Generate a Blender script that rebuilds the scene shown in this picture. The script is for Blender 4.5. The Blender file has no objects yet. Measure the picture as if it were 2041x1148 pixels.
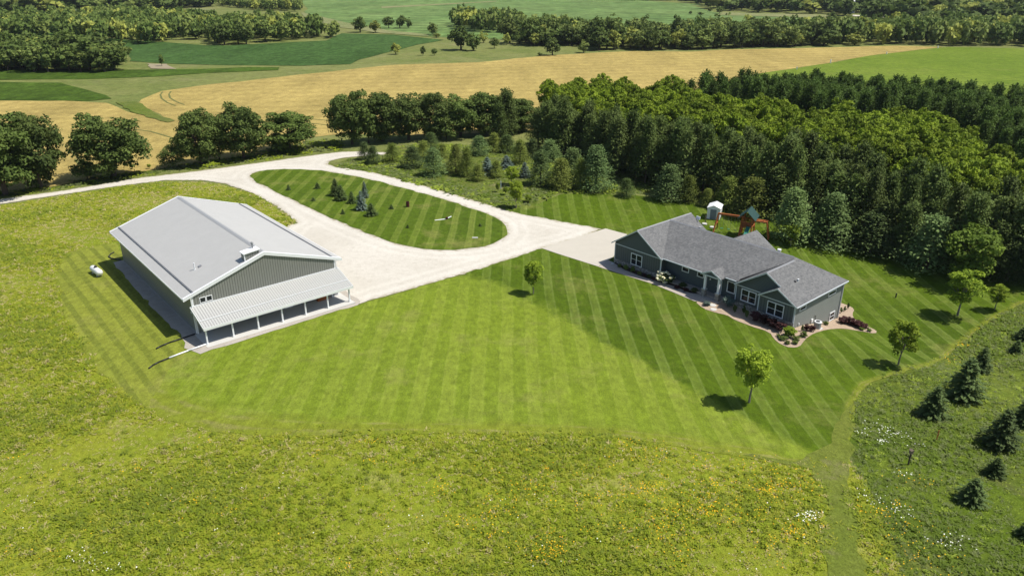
import bpy, math, random
import numpy as np
from mathutils import Vector, Matrix
from mathutils.geometry import delaunay_2d_cdt
R = math.radians
random.seed(7); RNG = np.random.default_rng(7)
SC = bpy.context.scene; COL = SC.collection

# ------------------------------------------------------------------ camera, sky, sun
F, TH, H = 1480.0, R(23.5), 39.85           # focal length in px of a 2041 px wide photo, pitch, height
cam = bpy.data.objects.new('camera', bpy.data.cameras.new('camera')); COL.objects.link(cam)
cam.location = (0, 0, H); cam.rotation_euler = (R(90) - TH, 0, 0)
cam.data.sensor_width = 36; cam.data.lens = 36 * F / 2041; cam.data.clip_end = 9000
SC.camera = cam
SUN_EL, SUN_AZ = R(60), R(2)                # azimuth counted from +X towards +Y
w = bpy.data.worlds.new('World'); SC.world = w; w.use_nodes = True
nt = w.node_tree; sky = nt.nodes.new('ShaderNodeTexSky'); sky.sky_type = 'NISHITA'; sky.sun_disc = False
sky.sun_elevation = SUN_EL; sky.sun_rotation = R(90) - SUN_AZ
nt.links.new(sky.outputs[0], nt.nodes['Background'].inputs[0]); nt.nodes['Background'].inputs[1].default_value = 0.10
sl = bpy.data.lights.new('sun', 'SUN'); sl.energy = 4.9; sl.angle = R(0.5); sl.color = (1, .955, .87)
so = bpy.data.objects.new('sun', sl); COL.objects.link(so)
sd = Vector((math.cos(SUN_EL) * math.cos(SUN_AZ), math.cos(SUN_EL) * math.sin(SUN_AZ), math.sin(SUN_EL)))
so.rotation_euler = sd.to_track_quat('Z', 'Y').to_euler(); so.location = (0, 0, 200)
vs = SC.view_settings; vs.view_transform = 'Standard'; vs.look = 'None'; vs.exposure = 0.2; vs.gamma = 1

# ------------------------------------------------------------------ terrain
HX, HY, HA, HZ = 15.498, 104.734, -.859, -.746   # the house: its front left corner, turn, floor level
BX, BY, BA = -36.92, 77.87, .706                 # the barn
ch, sh = math.cos(HA), math.sin(HA)
def ss(x, a, b):
    t = np.clip((np.asarray(x, float) - a) / (b - a), 0, 1); return t * t * (3 - 2 * t)
def hgt(x, y):
    x = np.asarray(x, float); y = np.asarray(y, float)
    dx, dy = x - HX, y - HY
    u = dx * ch + dy * sh; v = -dx * sh + dy * ch
    r = np.hypot(u - 15, v - 6)
    g = -2.2 * ss(v, -.5, 11.7) * ss(u, 6, 26)
    return (HZ - .74) * (1 - ss(r, 24, 58)) + g * (1 - ss(r, 70, 200))
def unp(px, py, z=0.):
    x = (px - 1020.5) / F; y = -(py - 574) / F; ct, st = math.cos(TH), math.sin(TH)
    d = (x, ct + y * st, -st + y * ct); t = (z - H) / d[2]
    return d[0] * t, d[1] * t
def at(px, py):
    """ground point that the photo shows at this pixel of the 2041x1148 photo"""
    z = 0.
    for _ in range(40):
        X, Y = unp(px, py, z); z = .5 * z + .5 * float(hgt(X, Y))
    X, Y = unp(px, py, z); return X, Y, float(hgt(X, Y))
def hw(u, v):  return HX + u * ch - v * sh, HY + u * sh + v * ch
def bw(u, v):  return BX + u * math.cos(BA) - v * math.sin(BA), BY + u * math.sin(BA) + v * math.cos(BA)
def pip(X, Y, poly):
    ins = np.zeros(len(X), bool); n = len(poly)
    for i in range(n):
        x1, y1 = poly[i]; x2, y2 = poly[(i + 1) % n]
        if y1 == y2: continue
        c = (y1 > Y) != (y2 > Y)
        ins ^= c & (X < (x2 - x1) * (Y - y1) / (y2 - y1) + x1)
    return ins

# ------------------------------------------------------------------ objects and tags
def tag(o, label=None, cat=None, group=None, kind=None):
    if label: o['label'] = label
    if cat: o['category'] = cat
    if group: o['group'] = group
    if kind: o['kind'] = kind
    return o
def empty(name, loc, rz=0, **k):
    o = bpy.data.objects.new(name, None); COL.objects.link(o); o.location = loc; o.rotation_euler = (0, 0, rz)
    o.empty_display_size = .3
    return tag(o, **k)
def link(name, me, mats, parent=None, **k):
    o = bpy.data.objects.new(name, me); COL.objects.link(o)
    for m in (mats if isinstance(mats, (list, tuple)) else [mats]): me.materials.append(m)
    if parent: o.parent = parent
    return tag(o, **k)
def npmesh(name, V, Fc, mi=None, tint=None, smooth=False):
    """V (n,3); Fc (m,k) with a fixed number of corners"""
    V = np.asarray(V, np.float32); Fc = np.asarray(Fc, np.int32); m, k = Fc.shape
    me = bpy.data.meshes.new(name); me.vertices.add(len(V)); me.vertices.foreach_set('co', V.ravel())
    me.loops.add(m * k); me.loops.foreach_set('vertex_index', Fc.ravel())
    me.polygons.add(m); me.polygons.foreach_set('loop_start', np.arange(0, m * k, k, dtype=np.int32))
    if mi is not None: me.polygons.foreach_set('material_index', np.asarray(mi, np.int32))
    if smooth: me.polygons.foreach_set('use_smooth', np.ones(m, bool))
    if tint is not None:
        a = me.attributes.new('tint', 'FLOAT', 'FACE'); a.data.foreach_set('value', np.asarray(tint, np.float32))
    me.update(calc_edges=True); return me
class MB:
    def __init__(s): s.v = []; s.f = []; s.m = []
    def poly(s, pts, m=0):
        b = len(s.v); s.v += [tuple(p) for p in pts]; s.f.append(tuple(range(b, b + len(pts)))); s.m.append(m); return s
    def prism(s, pts, d, m=0, ms=None):
        """closed solid: polygon pts swept by vector d"""
        d = Vector(d); b = len(s.v); n = len(pts); s.v += [tuple(p) for p in pts] + [tuple(Vector(p) + d) for p in pts]
        s.f.append(tuple(range(b, b + n))); s.f.append(tuple(range(b + 2 * n - 1, b + n - 1, -1)))
        for i in range(n):
            j = (i + 1) % n; s.f.append((b + i, b + n + i, b + n + j, b + j))
        s.m += [m, m] + [m if ms is None else ms] * n; return s
    def box(s, x0, x1, y0, y1, z0, z1, m=0):
        return s.prism([(x0, y0, z0), (x0, y1, z0), (x1, y1, z0), (x1, y0, z0)], (0, 0, z1 - z0), m)
    def beam(s, p, q, w, h=None, m=0, up=(0, 0, 1)):
        h = h or w; p = Vector(p); q = Vector(q); d = q - p; x = d.cross(Vector(up))
        if x.length < 1e-5: x = d.cross(Vector((1, 0, 0)))
        x.normalize(); y = x.cross(d).normalized()
        return s.prism([p + x * w / 2 + y * h / 2, p - x * w / 2 + y * h / 2, p - x * w / 2 - y * h / 2, p + x * w / 2 - y * h / 2], d, m)
    def tube(s, p, q, r, r2=None, n=10, m=0):
        r2 = r if r2 is None else r2; p = Vector(p); q = Vector(q); d = (q - p); x = d.orthogonal().normalized(); y = d.normalized().cross(x)
        b = len(s.v)
        for c, rr in ((p, r), (q, r2)):
            for i in range(n):
                a = 2 * math.pi * i / n; s.v.append(tuple(c + x * math.cos(a) * rr + y * math.sin(a) * rr))
        for i in range(n):
            j = (i + 1) % n; s.f.append((b + i, b + j, b + n + j, b + n + i)); s.m.append(m)
        s.f.append(tuple(range(b + n - 1, b - 1, -1))); s.f.append(tuple(range(b + n, b + 2 * n))); s.m += [m, m]; return s
    def path(s, pts, r, n=8, m=0):
        for a, b in zip(pts, pts[1:]): s.tube(a, b, r, n=n, m=m)
        return s
    def lathe(s, prof, c=(0, 0, 0), n=16, m=0, axis='z'):
        b = len(s.v)
        for r, z in prof:
            for i in range(n):
                a = 2 * math.pi * i / n; p = (r * math.cos(a), r * math.sin(a), z)
                if axis == 'x': p = (z, r * math.cos(a), r * math.sin(a))
                s.v.append((p[0] + c[0], p[1] + c[1], p[2] + c[2]))
        for k in range(len(prof) - 1):
            for i in range(n):
                j = (i + 1) % n; s.f.append((b + k * n + i, b + k * n + j, b + (k + 1) * n + j, b + (k + 1) * n + i)); s.m.append(m)
        s.f.append(tuple(range(b + n - 1, b - 1, -1))); k = b + (len(prof) - 1) * n; s.f.append(tuple(range(k, k + n))); s.m += [m, m]; return s
    def build(s, name, mats, parent=None, bevel=0, smooth=False, **k):
        me = bpy.data.meshes.new(name); me.from_pydata(s.v, [], s.f); me.polygons.foreach_set('material_index', s.m)
        if smooth: me.polygons.foreach_set('use_smooth', [True] * len(s.f))
        me.update()
        import bmesh
        bm = bmesh.new(); bm.from_mesh(me); bmesh.ops.recalc_face_normals(bm, faces=bm.faces); bm.to_mesh(me); bm.free()
        o = link(name, me, mats, parent, **k)
        if bevel:
            md = o.modifiers.new('bevel', 'BEVEL'); md.width = bevel; md.segments = 1; md.limit_method = 'ANGLE'
        return o

# ------------------------------------------------------------------ materials
class NM:
    """small helper round a node tree"""
    def __init__(s, name, rough=.85, spec=.25):
        s.mat = bpy.data.materials.new(name); s.mat.use_nodes = True; s.t = s.mat.node_tree; s.N = s.t.nodes; s.L = s.t.links
        s.b = s.N['Principled BSDF']; s.b.inputs['Roughness'].default_value = rough; s.b.inputs['Specular IOR Level'].default_value = spec
        s.tc = s.N.new('ShaderNodeTexCoord'); s.co = s.tc.outputs['Object']; s.h = None
    def set(s, sock, v):
        if isinstance(v, bpy.types.NodeSocket): s.L.new(v, sock)
        elif isinstance(v, (tuple, list)) and len(v) == 3 and sock.type == 'RGBA': sock.default_value = (*v, 1)
        else: sock.default_value = v
    def math(s, op, a, b=0., clamp=False):
        n = s.N.new('ShaderNodeMath'); n.operation = op; n.use_clamp = clamp; s.set(n.inputs[0], a); s.set(n.inputs[1], b); return n.outputs[0]
    def mapv(s, scale=(1, 1, 1), rot=0, co=None):
        n = s.N.new('ShaderNodeMapping'); n.inputs['Scale'].default_value = scale; n.inputs['Rotation'].default_value = (0, 0, rot)
        s.L.new(co or s.co, n.inputs[0]); return n.outputs[0]
    def noise(s, scale, detail=3, rough=.55, co=None, dist=0):
        n = s.N.new('ShaderNodeTexNoise'); s.L.new(co or s.co, n.inputs['Vector']); n.inputs['Scale'].default_value = scale
        n.inputs['Detail'].default_value = detail; n.inputs['Roughness'].default_value = rough; n.inputs['Distortion'].default_value = dist
        return n.outputs['Fac']
    def vor(s, scale, co=None, out='Distance', rnd=1):
        n = s.N.new('ShaderNodeTexVoronoi'); s.L.new(co or s.co, n.inputs['Vector']); n.inputs['Scale'].default_value = scale; n.inputs['Randomness'].default_value = rnd
        return n.outputs[out]
    def ramp(s, f, *st, lin=True):
        n = s.N.new('ShaderNodeValToRGB'); s.L.new(f, n.inputs[0]); e = n.color_ramp.elements
        if not lin: n.color_ramp.interpolation = 'EASE'
        while len(e) < len(st): e.new(.5)
        for k, (p, c) in zip(e, st):
            k.position = p; k.color = (c, c, c, 1) if not isinstance(c, tuple) else (*c, 1)
        return n.outputs[0]
    def mix(s, f, a, b, typ='MIX'):
        n = s.N.new('ShaderNodeMix'); n.data_type = 'RGBA'; n.blend_type = typ; s.set(n.inputs[0], f); s.set(n.inputs[6], a); s.set(n.inputs[7], b); return n.outputs[2]
    def xyz(s, co=None):
        n = s.N.new('ShaderNodeSeparateXYZ'); s.L.new(co or s.co, n.inputs[0]); return n.outputs
    def bump(s, h, dist=.05, strength=1):
        n = s.N.new('ShaderNodeBump'); s.set(n.inputs['Height'], h); n.inputs['Distance'].default_value = dist; n.inputs['Strength'].default_value = strength
        s.L.new(n.outputs[0], s.b.inputs['Normal']); return n
    def attr(s, name='tint'):
        n = s.N.new('ShaderNodeAttribute'); n.attribute_name = name; return n.outputs['Fac']
    def orand(s): return s.N.new('ShaderNodeObjectInfo').outputs['Random']
    def done(s, col): s.set(s.b.inputs['Base Color'], col); return s.mat
def plain(name, col, rough=.6, spec=.4, var=.12, sc=3., metal=0):
    m = NM(name, rough, spec); f = m.noise(sc, 4); m.b.inputs['Metallic'].default_value = metal
    return m.done(m.mix(f, tuple(c * (1 - var) for c in col), tuple(min(1, c * (1 + var)) for c in col)))

def lawn_mat(name, tones, period, duty, rot=0., dry=.5, edge=.25, zoned=False):
    """tones: one or two (dark stripe, light stripe, patch) sets; with zoned, 'zone' blends the sets and 'verge' marks the scuffed outer band"""
    m = NM(name, .9, .1)
    co = m.mapv(rot=rot); x = m.xyz(co)[0]
    wob = m.math('MULTIPLY', m.math('SUBTRACT', m.noise(.05, 2), .5), .9)
    wob2 = m.math('MULTIPLY', m.math('SUBTRACT', m.noise(1.3, 2), .5), .26)
    ph = m.math('FRACT', m.math('DIVIDE', m.math('ADD', m.math('ADD', x, wob), m.math('ADD', wob2, 500)), period))
    st = m.ramp(m.noise(.06, 5, .65), (.28, .25), (.5, 1)); n_zone = m.noise(.5, 5, .7)
    big = m.ramp(m.noise(.045, 5, .6), (.35, 0), (.65, 1)); dr = m.ramp(m.noise(.12, 6, .72), (.54, 0), (.74, 1))
    cs = []
    for k, (dark, light, patch) in enumerate(tones):
        du = duty[k]; band = m.ramp(ph, (0, 0), (.05, 1), (du, 1), (min(.98, du + .06), 0))
        ed = m.ramp(ph, (0, 0), (.04, 1), (.10, 0), (du - .07, 0), (du - .01, 1), (du + .06, 0))
        c = m.mix(m.math('MULTIPLY', band, st), dark, light)  # mowing stripes and edge lines: directional sheen of the blades painted into the colour
        c = m.mix(m.math('MULTIPLY', m.math('MULTIPLY', ed, st), edge if k or not zoned else .15), c, tuple(q * 1.35 + .02 for q in light))
        cs.append(m.mix(m.math('MULTIPLY', big, .5), c, patch))
    c = cs[0]
    if zoned:
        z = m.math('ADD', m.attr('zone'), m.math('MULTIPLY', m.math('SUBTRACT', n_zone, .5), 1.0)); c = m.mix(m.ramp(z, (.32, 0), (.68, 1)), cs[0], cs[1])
    c = m.mix(m.math('MULTIPLY', dr, dry), c, (.21, .20, .06))
    if zoned:
        vg = m.math('ADD', m.attr('verge'), m.math('MULTIPLY', m.math('SUBTRACT', m.noise(.35, 5, .7), .5), .9))
        sc_ = m.math('ADD', m.math('MULTIPLY', m.noise(.5, 5, .7, co=m.mapv((.4, 1.2, 1))), .8), m.math('MULTIPLY', m.math('SINE', m.math('MULTIPLY', m.attr('verge'), 22)), .10)); c = m.mix(m.math('MULTIPLY', m.ramp(vg, (.35, 0), (.75, 1)), .85), c, m.mix(m.ramp(sc_, (.45, 0), (.68, 1)), (.155, .180, .018), (.230, .195, .08)))
    blot = m.noise(.9, 5, .65); fine = m.noise(9, 3, .7); st2 = m.noise(2.2, 4, .7, co=m.mapv((1, .35, 1), rot))
    c = m.mix(.6, c, m.ramp(blot, (.3, .36), (.7, .68)), 'OVERLAY')
    c = m.mix(.55, c, m.ramp(st2, (.3, .33), (.7, .68)), 'OVERLAY')
    c = m.mix(.6, c, m.ramp(fine, (.25, .22), (.75, .78)), 'OVERLAY')
    m.bump(m.math('ADD', m.math('MULTIPLY', fine, .5), blot), .12, .6)
    return m.done(c)
T_pale = ((.128, .174, .015), (.162, .205, .024), (.148, .198, .013)); T_deep = ((.052, .086, .004), (.092, .128, .017), (.088, .138, .005))  # paler and deeper green tone sets of the lawn, blended by zone
M_lawn = M_lawn_dark = lawn_mat('mown_grass', (T_pale, T_deep), 2.95, (.5, .40), dry=.55, edge=.55, zoned=True)
M_lawn_side = lawn_mat('mown_grass_side', (((.135, .155, .022), (.20, .22, .030), (.14, .17, .02)),), 1.9, (.62,), rot=-BA, dry=.5, edge=0)
M_lawn_isl = lawn_mat('mown_grass_island', (((.056, .092, .006), (.115, .150, .022), (.080, .124, .006)),), 2.9, (.36,), rot=.02, dry=.8, edge=.35)

def meadow(name, cols, sc=1., bumpd=.35):
    m = NM(name, .95, .05)
    a = m.noise(.03 * sc, 5, .65, dist=.5); b = m.noise(.22 * sc, 6, .7); c_ = m.noise(1.6 * sc, 4, .7); f = m.noise(7 * sc, 3, .7)
    c = m.mix(m.ramp(a, (.35, 0), (.65, 1)), cols[0], cols[1])
    c = m.mix(m.ramp(b, (.42, 0), (.68, 1)), c, cols[2])
    c = m.mix(m.math('MULTIPLY', m.ramp(m.noise(.11 * sc, 5, .7), (.55, 0), (.7, 1)), .7), c, cols[3])
    c = m.mix(.6, c, m.ramp(c_, (.3, .3), (.7, .68)), 'OVERLAY'); c = m.mix(.5, c, m.ramp(f, (.25, .22), (.75, .76)), 'OVERLAY')
    m.bump(m.math('ADD', m.math('MULTIPLY', f, .35), c_), bumpd, .7)
    return m.done(c)
M_meadow = meadow('rough_meadow', ((.225, .24, .026), (.19, .235, .018), (.15, .195, .018), (.35, .31, .11)))
M_rough = meadow('rough_grass_right', ((.090, .135, .012), (.15, .175, .030), (.06, .095, .012), (.15, .15, .05)))
M_tallgrass = meadow('long_grass_strip', ((.12, .155, .025), (.15, .155, .045), (.075, .12, .016), (.22, .19, .09)))
M_ditch = meadow('fallow_grass', ((.155, .175, .05), (.19, .195, .07), (.105, .14, .032), (.26, .23, .11)), .2)
M_path = meadow('mown_path_grass', ((.125, .155, .024), (.14, .17, .028), (.115, .15, .02), (.21, .19, .09)))
M_verge = meadow('scuffed_verge', ((.132, .165, .026), (.15, .175, .032), (.12, .155, .022), (.24, .20, .11)), 1.3)
M_hay = meadow('hay_field_grass', ((.165, .215, .030), (.12, .178, .018), (.095, .15, .014), (.215, .24, .05)), .22)

def field(name, c1, c2, rowrot, rowp, streak, sc_streak=(.25, .02, 1), fine=4., rowamt=.35, bumpd=.3, speck=.14):
    m = NM(name, .95, .05)
    co = m.mapv(rot=rowrot); x = m.xyz(co)[0]
    wob = m.math('MULTIPLY', m.noise(.02, 2), 6)
    row = m.math('SINE', m.math('MULTIPLY', m.math('ADD', x, wob), 2 * math.pi / rowp))
    row = m.math('ADD', m.math('MULTIPLY', row, .5), .5)
    c = m.mix(m.ramp(m.noise(.012, 5, .6), (.35, 0), (.65, 1)), c1, c2)
    c = m.mix(m.math('MULTIPLY', m.ramp(m.noise(.9, 5, .65, co=m.mapv(sc_streak, rowrot)), (.62, 0), (.72, 1)), .5), c, streak)
    c = m.mix(rowamt, c, m.ramp(row, (0, .25), (1, .75)), 'OVERLAY')
    n = m.noise(fine, 3, .7); n2 = m.noise(fine * .15, 4, .7)
    n3 = m.noise(.06, 5, .65, co=m.mapv((1, .3, 1), rowrot)); speck_ = speck
    c = m.mix(.8, c, m.ramp(n, (.3, .3), (.7, .7)), 'OVERLAY'); c = m.mix(.6, c, m.ramp(n2, (.3, .33), (.7, .67)), 'OVERLAY'); c = m.mix(.5, c, m.ramp(n3, (.3, .32), (.7, .68)), 'OVERLAY'); n4 = m.noise(.33, 3, .75, co=m.mapv((1, .45, 1))); c = m.mix(.9, c, m.ramp(n4, (.35, .5 - speck), (.65, .5 + speck)), 'OVERLAY')
    m.bump(n2, bumpd, .5)
    return m.done(c)
M_wheat = field('ripe_wheat', (.355, .270, .090), (.31, .24, .078), R(80), 9., (.17, .17, .05), (.03, .5, 1), 3., .12, speck=.05)
M_soy = field('soybean_rows', (.040, .082, .019), (.054, .102, .026), R(60), 3.2, (.03, .08, .015), fine=1.2, rowamt=.5, bumpd=.6)
M_corn = field('corn_rows', (.040, .072, .009), (.054, .092, .012), R(50), 2.6, (.05, .10, .02), fine=1.2, rowamt=.5, bumpd=.8)
M_far = field('distant_crop', (.10, .165, .048), (.135, .195, .062), R(75), 22., (.10, .15, .04), (.01, .08, 1), .1, .3, speck=.06)
M_pale = meadow('pale_grass_margin', ((.20, .21, .09), (.24, .23, .11), (.14, .18, .06), (.28, .25, .14)), .4)

def gravel(name, c1, c2, c3, drive=False):
    m = NM(name, .95, .15)
    a = m.noise(.12, 5, .6); b = m.noise(1.2, 5, .7); f = m.noise(14, 2, .8)
    c = m.mix(m.ramp(a, (.35, 0), (.7, 1)), c1, c2)
    c = m.mix(m.math('MULTIPLY', m.ramp(b, (.5, 0), (.72, 1)), .55), c, c3)
    if drive:
        d = m.math('ADD', m.attr('edge'), m.math('MULTIPLY', m.math('SUBTRACT', m.noise(.5, 4, .6), .5), .5))
        tr_ = m.ramp(m.math('DIVIDE', d, 8.), (.10, 0), (.15, 1), (.20, 1), (.25, 0), (.33, 0), (.38, 1), (.43, 1), (.50, 0))
        c = m.mix(m.math('MULTIPLY', tr_, .16), c, (.74, .71, .64)); c = m.mix(m.math('MULTIPLY', m.ramp(m.noise(3, 4, .7), (.5, 0), (.7, 1)), .25), c, (.42, .38, .31))
        eg = m.math('ADD', m.attr('edge'), m.math('MULTIPLY', m.math('SUBTRACT', m.noise(1.1, 5, .75), .5), 2.6))
        c = m.mix(m.math('MULTIPLY', m.ramp(eg, (.0, 1), (.55, 0)), .75), c, (.27, .235, .13))
    c = m.mix(.45, c, m.ramp(f, (.25, .28), (.75, .72)), 'OVERLAY'); m.bump(m.math('ADD', f, b), .06, .7)
    return m.done(c)
M_gravel = gravel('limestone_gravel', (.57, .535, .47), (.50, .465, .40), (.40, .365, .30), True)
M_gravel_far = gravel('distant_gravel', (.62, .58, .50), (.55, .51, .43), (.46, .41, .32))
M_gravel_grey = gravel('grey_gravel', (.43, .39, .34), (.37, .335, .29), (.28, .25, .21))
M_bedrock = gravel('tan_landscape_rock', (.43, .33, .24), (.37, .28, .20), (.27, .2, .15))
M_mulch = gravel('dark_mulch', (.06, .042, .032), (.045, .032, .025), (.09, .07, .05))
M_conc = plain('drive_concrete', (.47, .435, .37), .9, .2, .07, .6)
M_walkc = plain('walk_concrete', (.40, .35, .30), .9, .2, .08, .8)
M_slab = plain('porch_concrete', (.52, .51, .48), .85, .2, .05, .8)
M_dirt = gravel('bare_earth', (.30, .25, .17), (.26, .22, .14), (.2, .17, .1))

def lines(name, c1, c2, period, wid, axis, rough=.5, spec=.4, bumpd=.03, metal=0, var=.05):
    """narrow seams/ribs every `period` m along the sum of the given local axes"""
    m = NM(name, rough, spec); X = m.xyz(); s = X['XYZ'.index(axis[0])]
    for a in axis[1:]: s = m.math('ADD', s, X['XYZ'.index(a)])
    ph = m.math('FRACT', m.math('DIVIDE', m.math('ADD', s, 100), period))
    g = m.ramp(ph, (0, 1), (wid * .5, 1), (wid, 0), (1 - wid * .3, 0), (1, 1))
    n = m.noise(.7, 4); c = m.mix(g, c1, c2); c = m.mix(var * 4, c, m.ramp(n, (.3, .42), (.7, .58)), 'OVERLAY')
    m.bump(g, bumpd, .8); m.b.inputs['Metallic'].default_value = metal; return m.done(c)
M_siding = lines('ribbed_steel_siding', (.225, .228, .205), (.14, .142, .128), .305, .3, 'XY', .45, .4, .03)
M_broof = lines('ribbed_steel_roof', (.43, .425, .41), (.37, .37, .36), .305, .16, 'Y', .6, .2, .015, var=.04)
M_proof = lines('porch_steel_roof', (.44, .44, .42), (.30, .30, .29), .305, .3, 'X', .45, .4, .03, var=.02)
M_white = plain('white_trim', (.78, .79, .80), .5, .4, .03)
M_ridge = plain('ridge_steel', (.30, .305, .31), .5, .4, .04)
M_guard = plain('snow_guard_steel', (.23, .235, .25), .5, .4, .04)
M_black = plain('black_plastic', (.02, .02, .022), .5, .4, .1)
def glass(name, c=(.008, .010, .013)):
    m = NM(name, .12, .3); n = m.noise(1.3, 3)
    return m.done(m.mix(n, c, tuple(k * 2.2 + .01 for k in c)))
M_glass = glass('window_glass')
def shingle():
    m = NM('asphalt_shingles', .95, .12)
    co = m.co; z = m.xyz()[2]
    tab = m.vor(3.2, co=m.mapv((1, 1, 1.9))); n = m.noise(5, 5, .75); n2 = m.noise(.5, 3)
    cell = m.vor(3.4, co=m.mapv((1, 1, 2.2)), out='Color')
    bw_ = m.N.new('ShaderNodeRGBToBW'); m.L.new(cell, bw_.inputs[0])
    c = m.mix(bw_.outputs[0], (.118, .119, .121), (.195, .195, .193))
    c = m.mix(.5, c, m.ramp(n, (.3, .33), (.7, .66)), 'OVERLAY'); c = m.mix(.3, c, m.ramp(n2, (.3, .4), (.7, .6)), 'OVERLAY')
    row = m.math('FRACT', m.math('MULTIPLY', z, 9)); c = m.mix(.25, c, m.ramp(row, (0, .36), (.25, .52), (1, .52)), 'OVERLAY')
    m.bump(m.math('ADD', n, m.math('MULTIPLY', row, -.4)), .03, .6); return m.done(c)
M_shingle = shingle()
M_batten = lines('board_and_batten', (.105, .118, .115), (.060, .068, .067), .41, .2, 'XY', .7, .3, .03)
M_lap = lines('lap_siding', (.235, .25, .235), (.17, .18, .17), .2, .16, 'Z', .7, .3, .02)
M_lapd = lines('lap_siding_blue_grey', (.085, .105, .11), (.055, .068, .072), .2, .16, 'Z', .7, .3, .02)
M_shake = lines('shake_gable_siding', (.095, .115, .12), (.065, .08, .085), .18, .2, 'Z', .75, .3, .02)
M_htrim = plain('house_trim', (.56, .60, .63), .6, .3, .04)
def stone():
    m = NM('stacked_stone', .9, .2); co = m.mapv((1, 1, 2.1))
    d = m.vor(3.0, co=co); cl = m.vor(3.0, co=co, out='Color'); b = m.N.new('ShaderNodeRGBToBW'); m.L.new(cl, b.inputs[0])
    c = m.mix(b.outputs[0], (.26, .25, .225), (.52, .50, .46)); c = m.mix(.5, c, m.ramp(m.noise(12, 3), (.3, .35), (.7, .65)), 'OVERLAY')
    c = m.mix(m.ramp(d, (.0, 0), (.32, 0), (.5, .8)), c, (.17, .16, .145)); m.bump(m.ramp(d, (.2, 1), (.5, 0)), .05, .9); return m.done(c)
M_stone = stone()
M_cedar = plain('cedar_stain', (.42, .13, .04), .7, .3, .35, 4.)
M_dkgreen = plain('green_canopy', (.02, .06, .055), .6, .3, .15)
M_greenplastic = plain('green_plastic', (.03, .22, .16), .4, .5, .1)
M_shed = lines('shed_steel_white', (.82, .83, .84), (.72, .73, .74), .28, .25, 'XY', .5, .4, .02)
M_sheddoor = plain('shed_door_grey', (.20, .22, .26), .55, .4, .08)
M_tank = plain('tank_white_paint', (.8, .8, .78), .35, .5, .03)
M_rust = plain('rusty_steel', (.07, .022, .018), .85, .2, .4, 8)
M_wood = plain('weathered_wood', (.22, .17, .12), .85, .2, .3, 6)
M_darkwood = plain('dark_post_wood', (.06, .045, .035), .85, .2, .3, 6)
M_acgrey = lines('condenser_grey', (.36, .37, .38), (.12, .12, .12), .07, .4, 'Z', .5, .4, .02)
M_bark = plain('bark_brown', (.085, .065, .048), .95, .1, .4, 5)
M_barkp = plain('bark_pale', (.22, .19, .16), .95, .1, .3, 5)

def leafmat(name, lo, hi, warm, rvar=.5, trans=.2, up=.35):
    """lo/hi: albedo range over the leaf clumps, warm: what the odd tree drifts to"""
    m = NM(name, .75, .1); t = m.attr(); r = m.orand()
    c = m.mix(t, lo, hi); c = m.mix(m.math('MULTIPLY', r, rvar), c, warm)
    v = m.math('ADD', m.math('MULTIPLY', m.math('FRACT', m.math('MULTIPLY', r, 7.31)), .5), .75)
    hs = m.N.new('ShaderNodeHueSaturation'); m.L.new(c, hs.inputs['Color']); m.L.new(v, hs.inputs['Value']); c = hs.outputs[0]
    tr = m.N.new('ShaderNodeBsdfTranslucent'); mx = m.N.new('ShaderNodeAddShader'); tc_ = m.mix(trans * 2, (0, 0, 0), c)
    if up:   # soft foliage: blades and leaves point every way, so the normal leans upwards
        ge = m.N.new('ShaderNodeNewGeometry'); vm = m.N.new('ShaderNodeVectorMath'); vm.operation = 'SCALE'; m.L.new(ge.outputs['Normal'], vm.inputs[0]); vm.inputs['Scale'].default_value = 1 - up
        va = m.N.new('ShaderNodeVectorMath'); va.operation = 'ADD'; m.L.new(vm.outputs[0], va.inputs[0]); va.inputs[1].default_value = (0, 0, up)
        vn = m.N.new('ShaderNodeVectorMath'); vn.operation = 'NORMALIZE'; m.L.new(va.outputs[0], vn.inputs[0]); m.L.new(vn.outputs[0], m.b.inputs['Normal'])
    m.L.new(tc_, tr.inputs[0]); m.L.new(c, m.b.inputs['Base Color']); m.L.new(m.b.outputs[0], mx.inputs[0]); m.L.new(tr.outputs[0], mx.inputs[1])
    m.L.new(mx.outputs[0], m.N['Material Output'].inputs[0]); return m.mat
L_oak = leafmat('oak_leaves', (0.034, 0.056, 0.013), (0.118, 0.152, 0.036), (.085, .13, .025))
L_walnut = leafmat('bright_leaves', (0.048, 0.088, 0.005), (0.19, 0.245, 0.016), (.15, .20, .015), .4)
L_pine = leafmat('pine_needles', (0.032, 0.058, 0.012), (0.112, 0.155, 0.036), (.10, .12, .035))
L_backpine = leafmat('back_pine_needles', (0.026, 0.056, 0.009), (0.09, 0.145, 0.024), (.065, .10, .02))
L_wpine = leafmat('soft_pine_needles', (0.05, 0.096, 0.03), (0.165, 0.235, 0.078), (.15, .20, .06))
L_ygpine = leafmat('yellow_green_needles', (0.06, 0.098, 0.014), (0.175, 0.215, 0.04), (.16, .17, .04))
L_spruce = leafmat('spruce_needles', (0.028, 0.052, 0.012), (0.098, 0.138, 0.04), (.08, .11, .04))
L_blue = leafmat('blue_spruce_needles', (.050, .078, .064), (.145, .185, .160), (.12, .16, .12))
L_maple = leafmat('young_maple_leaves', (.062, .115, .010), (.235, .30, .028), (.22, .27, .02), .4, .3)
L_farlt = leafmat('distant_yellow_leaves', (0.1700, 0.1955, 0.0382), (0.2805, 0.3060, 0.0680), (.25, .26, .05))
L_farmid = leafmat('distant_mid_leaves', (0.0760, 0.1120, 0.0280), (0.1520, 0.1880, 0.0480), (.15, .18, .04))
L_bigtree = leafmat('fresh_green_leaves', (0.055, 0.105, 0.012), (0.19, 0.27, 0.035), (.15, .2, .03))
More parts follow.
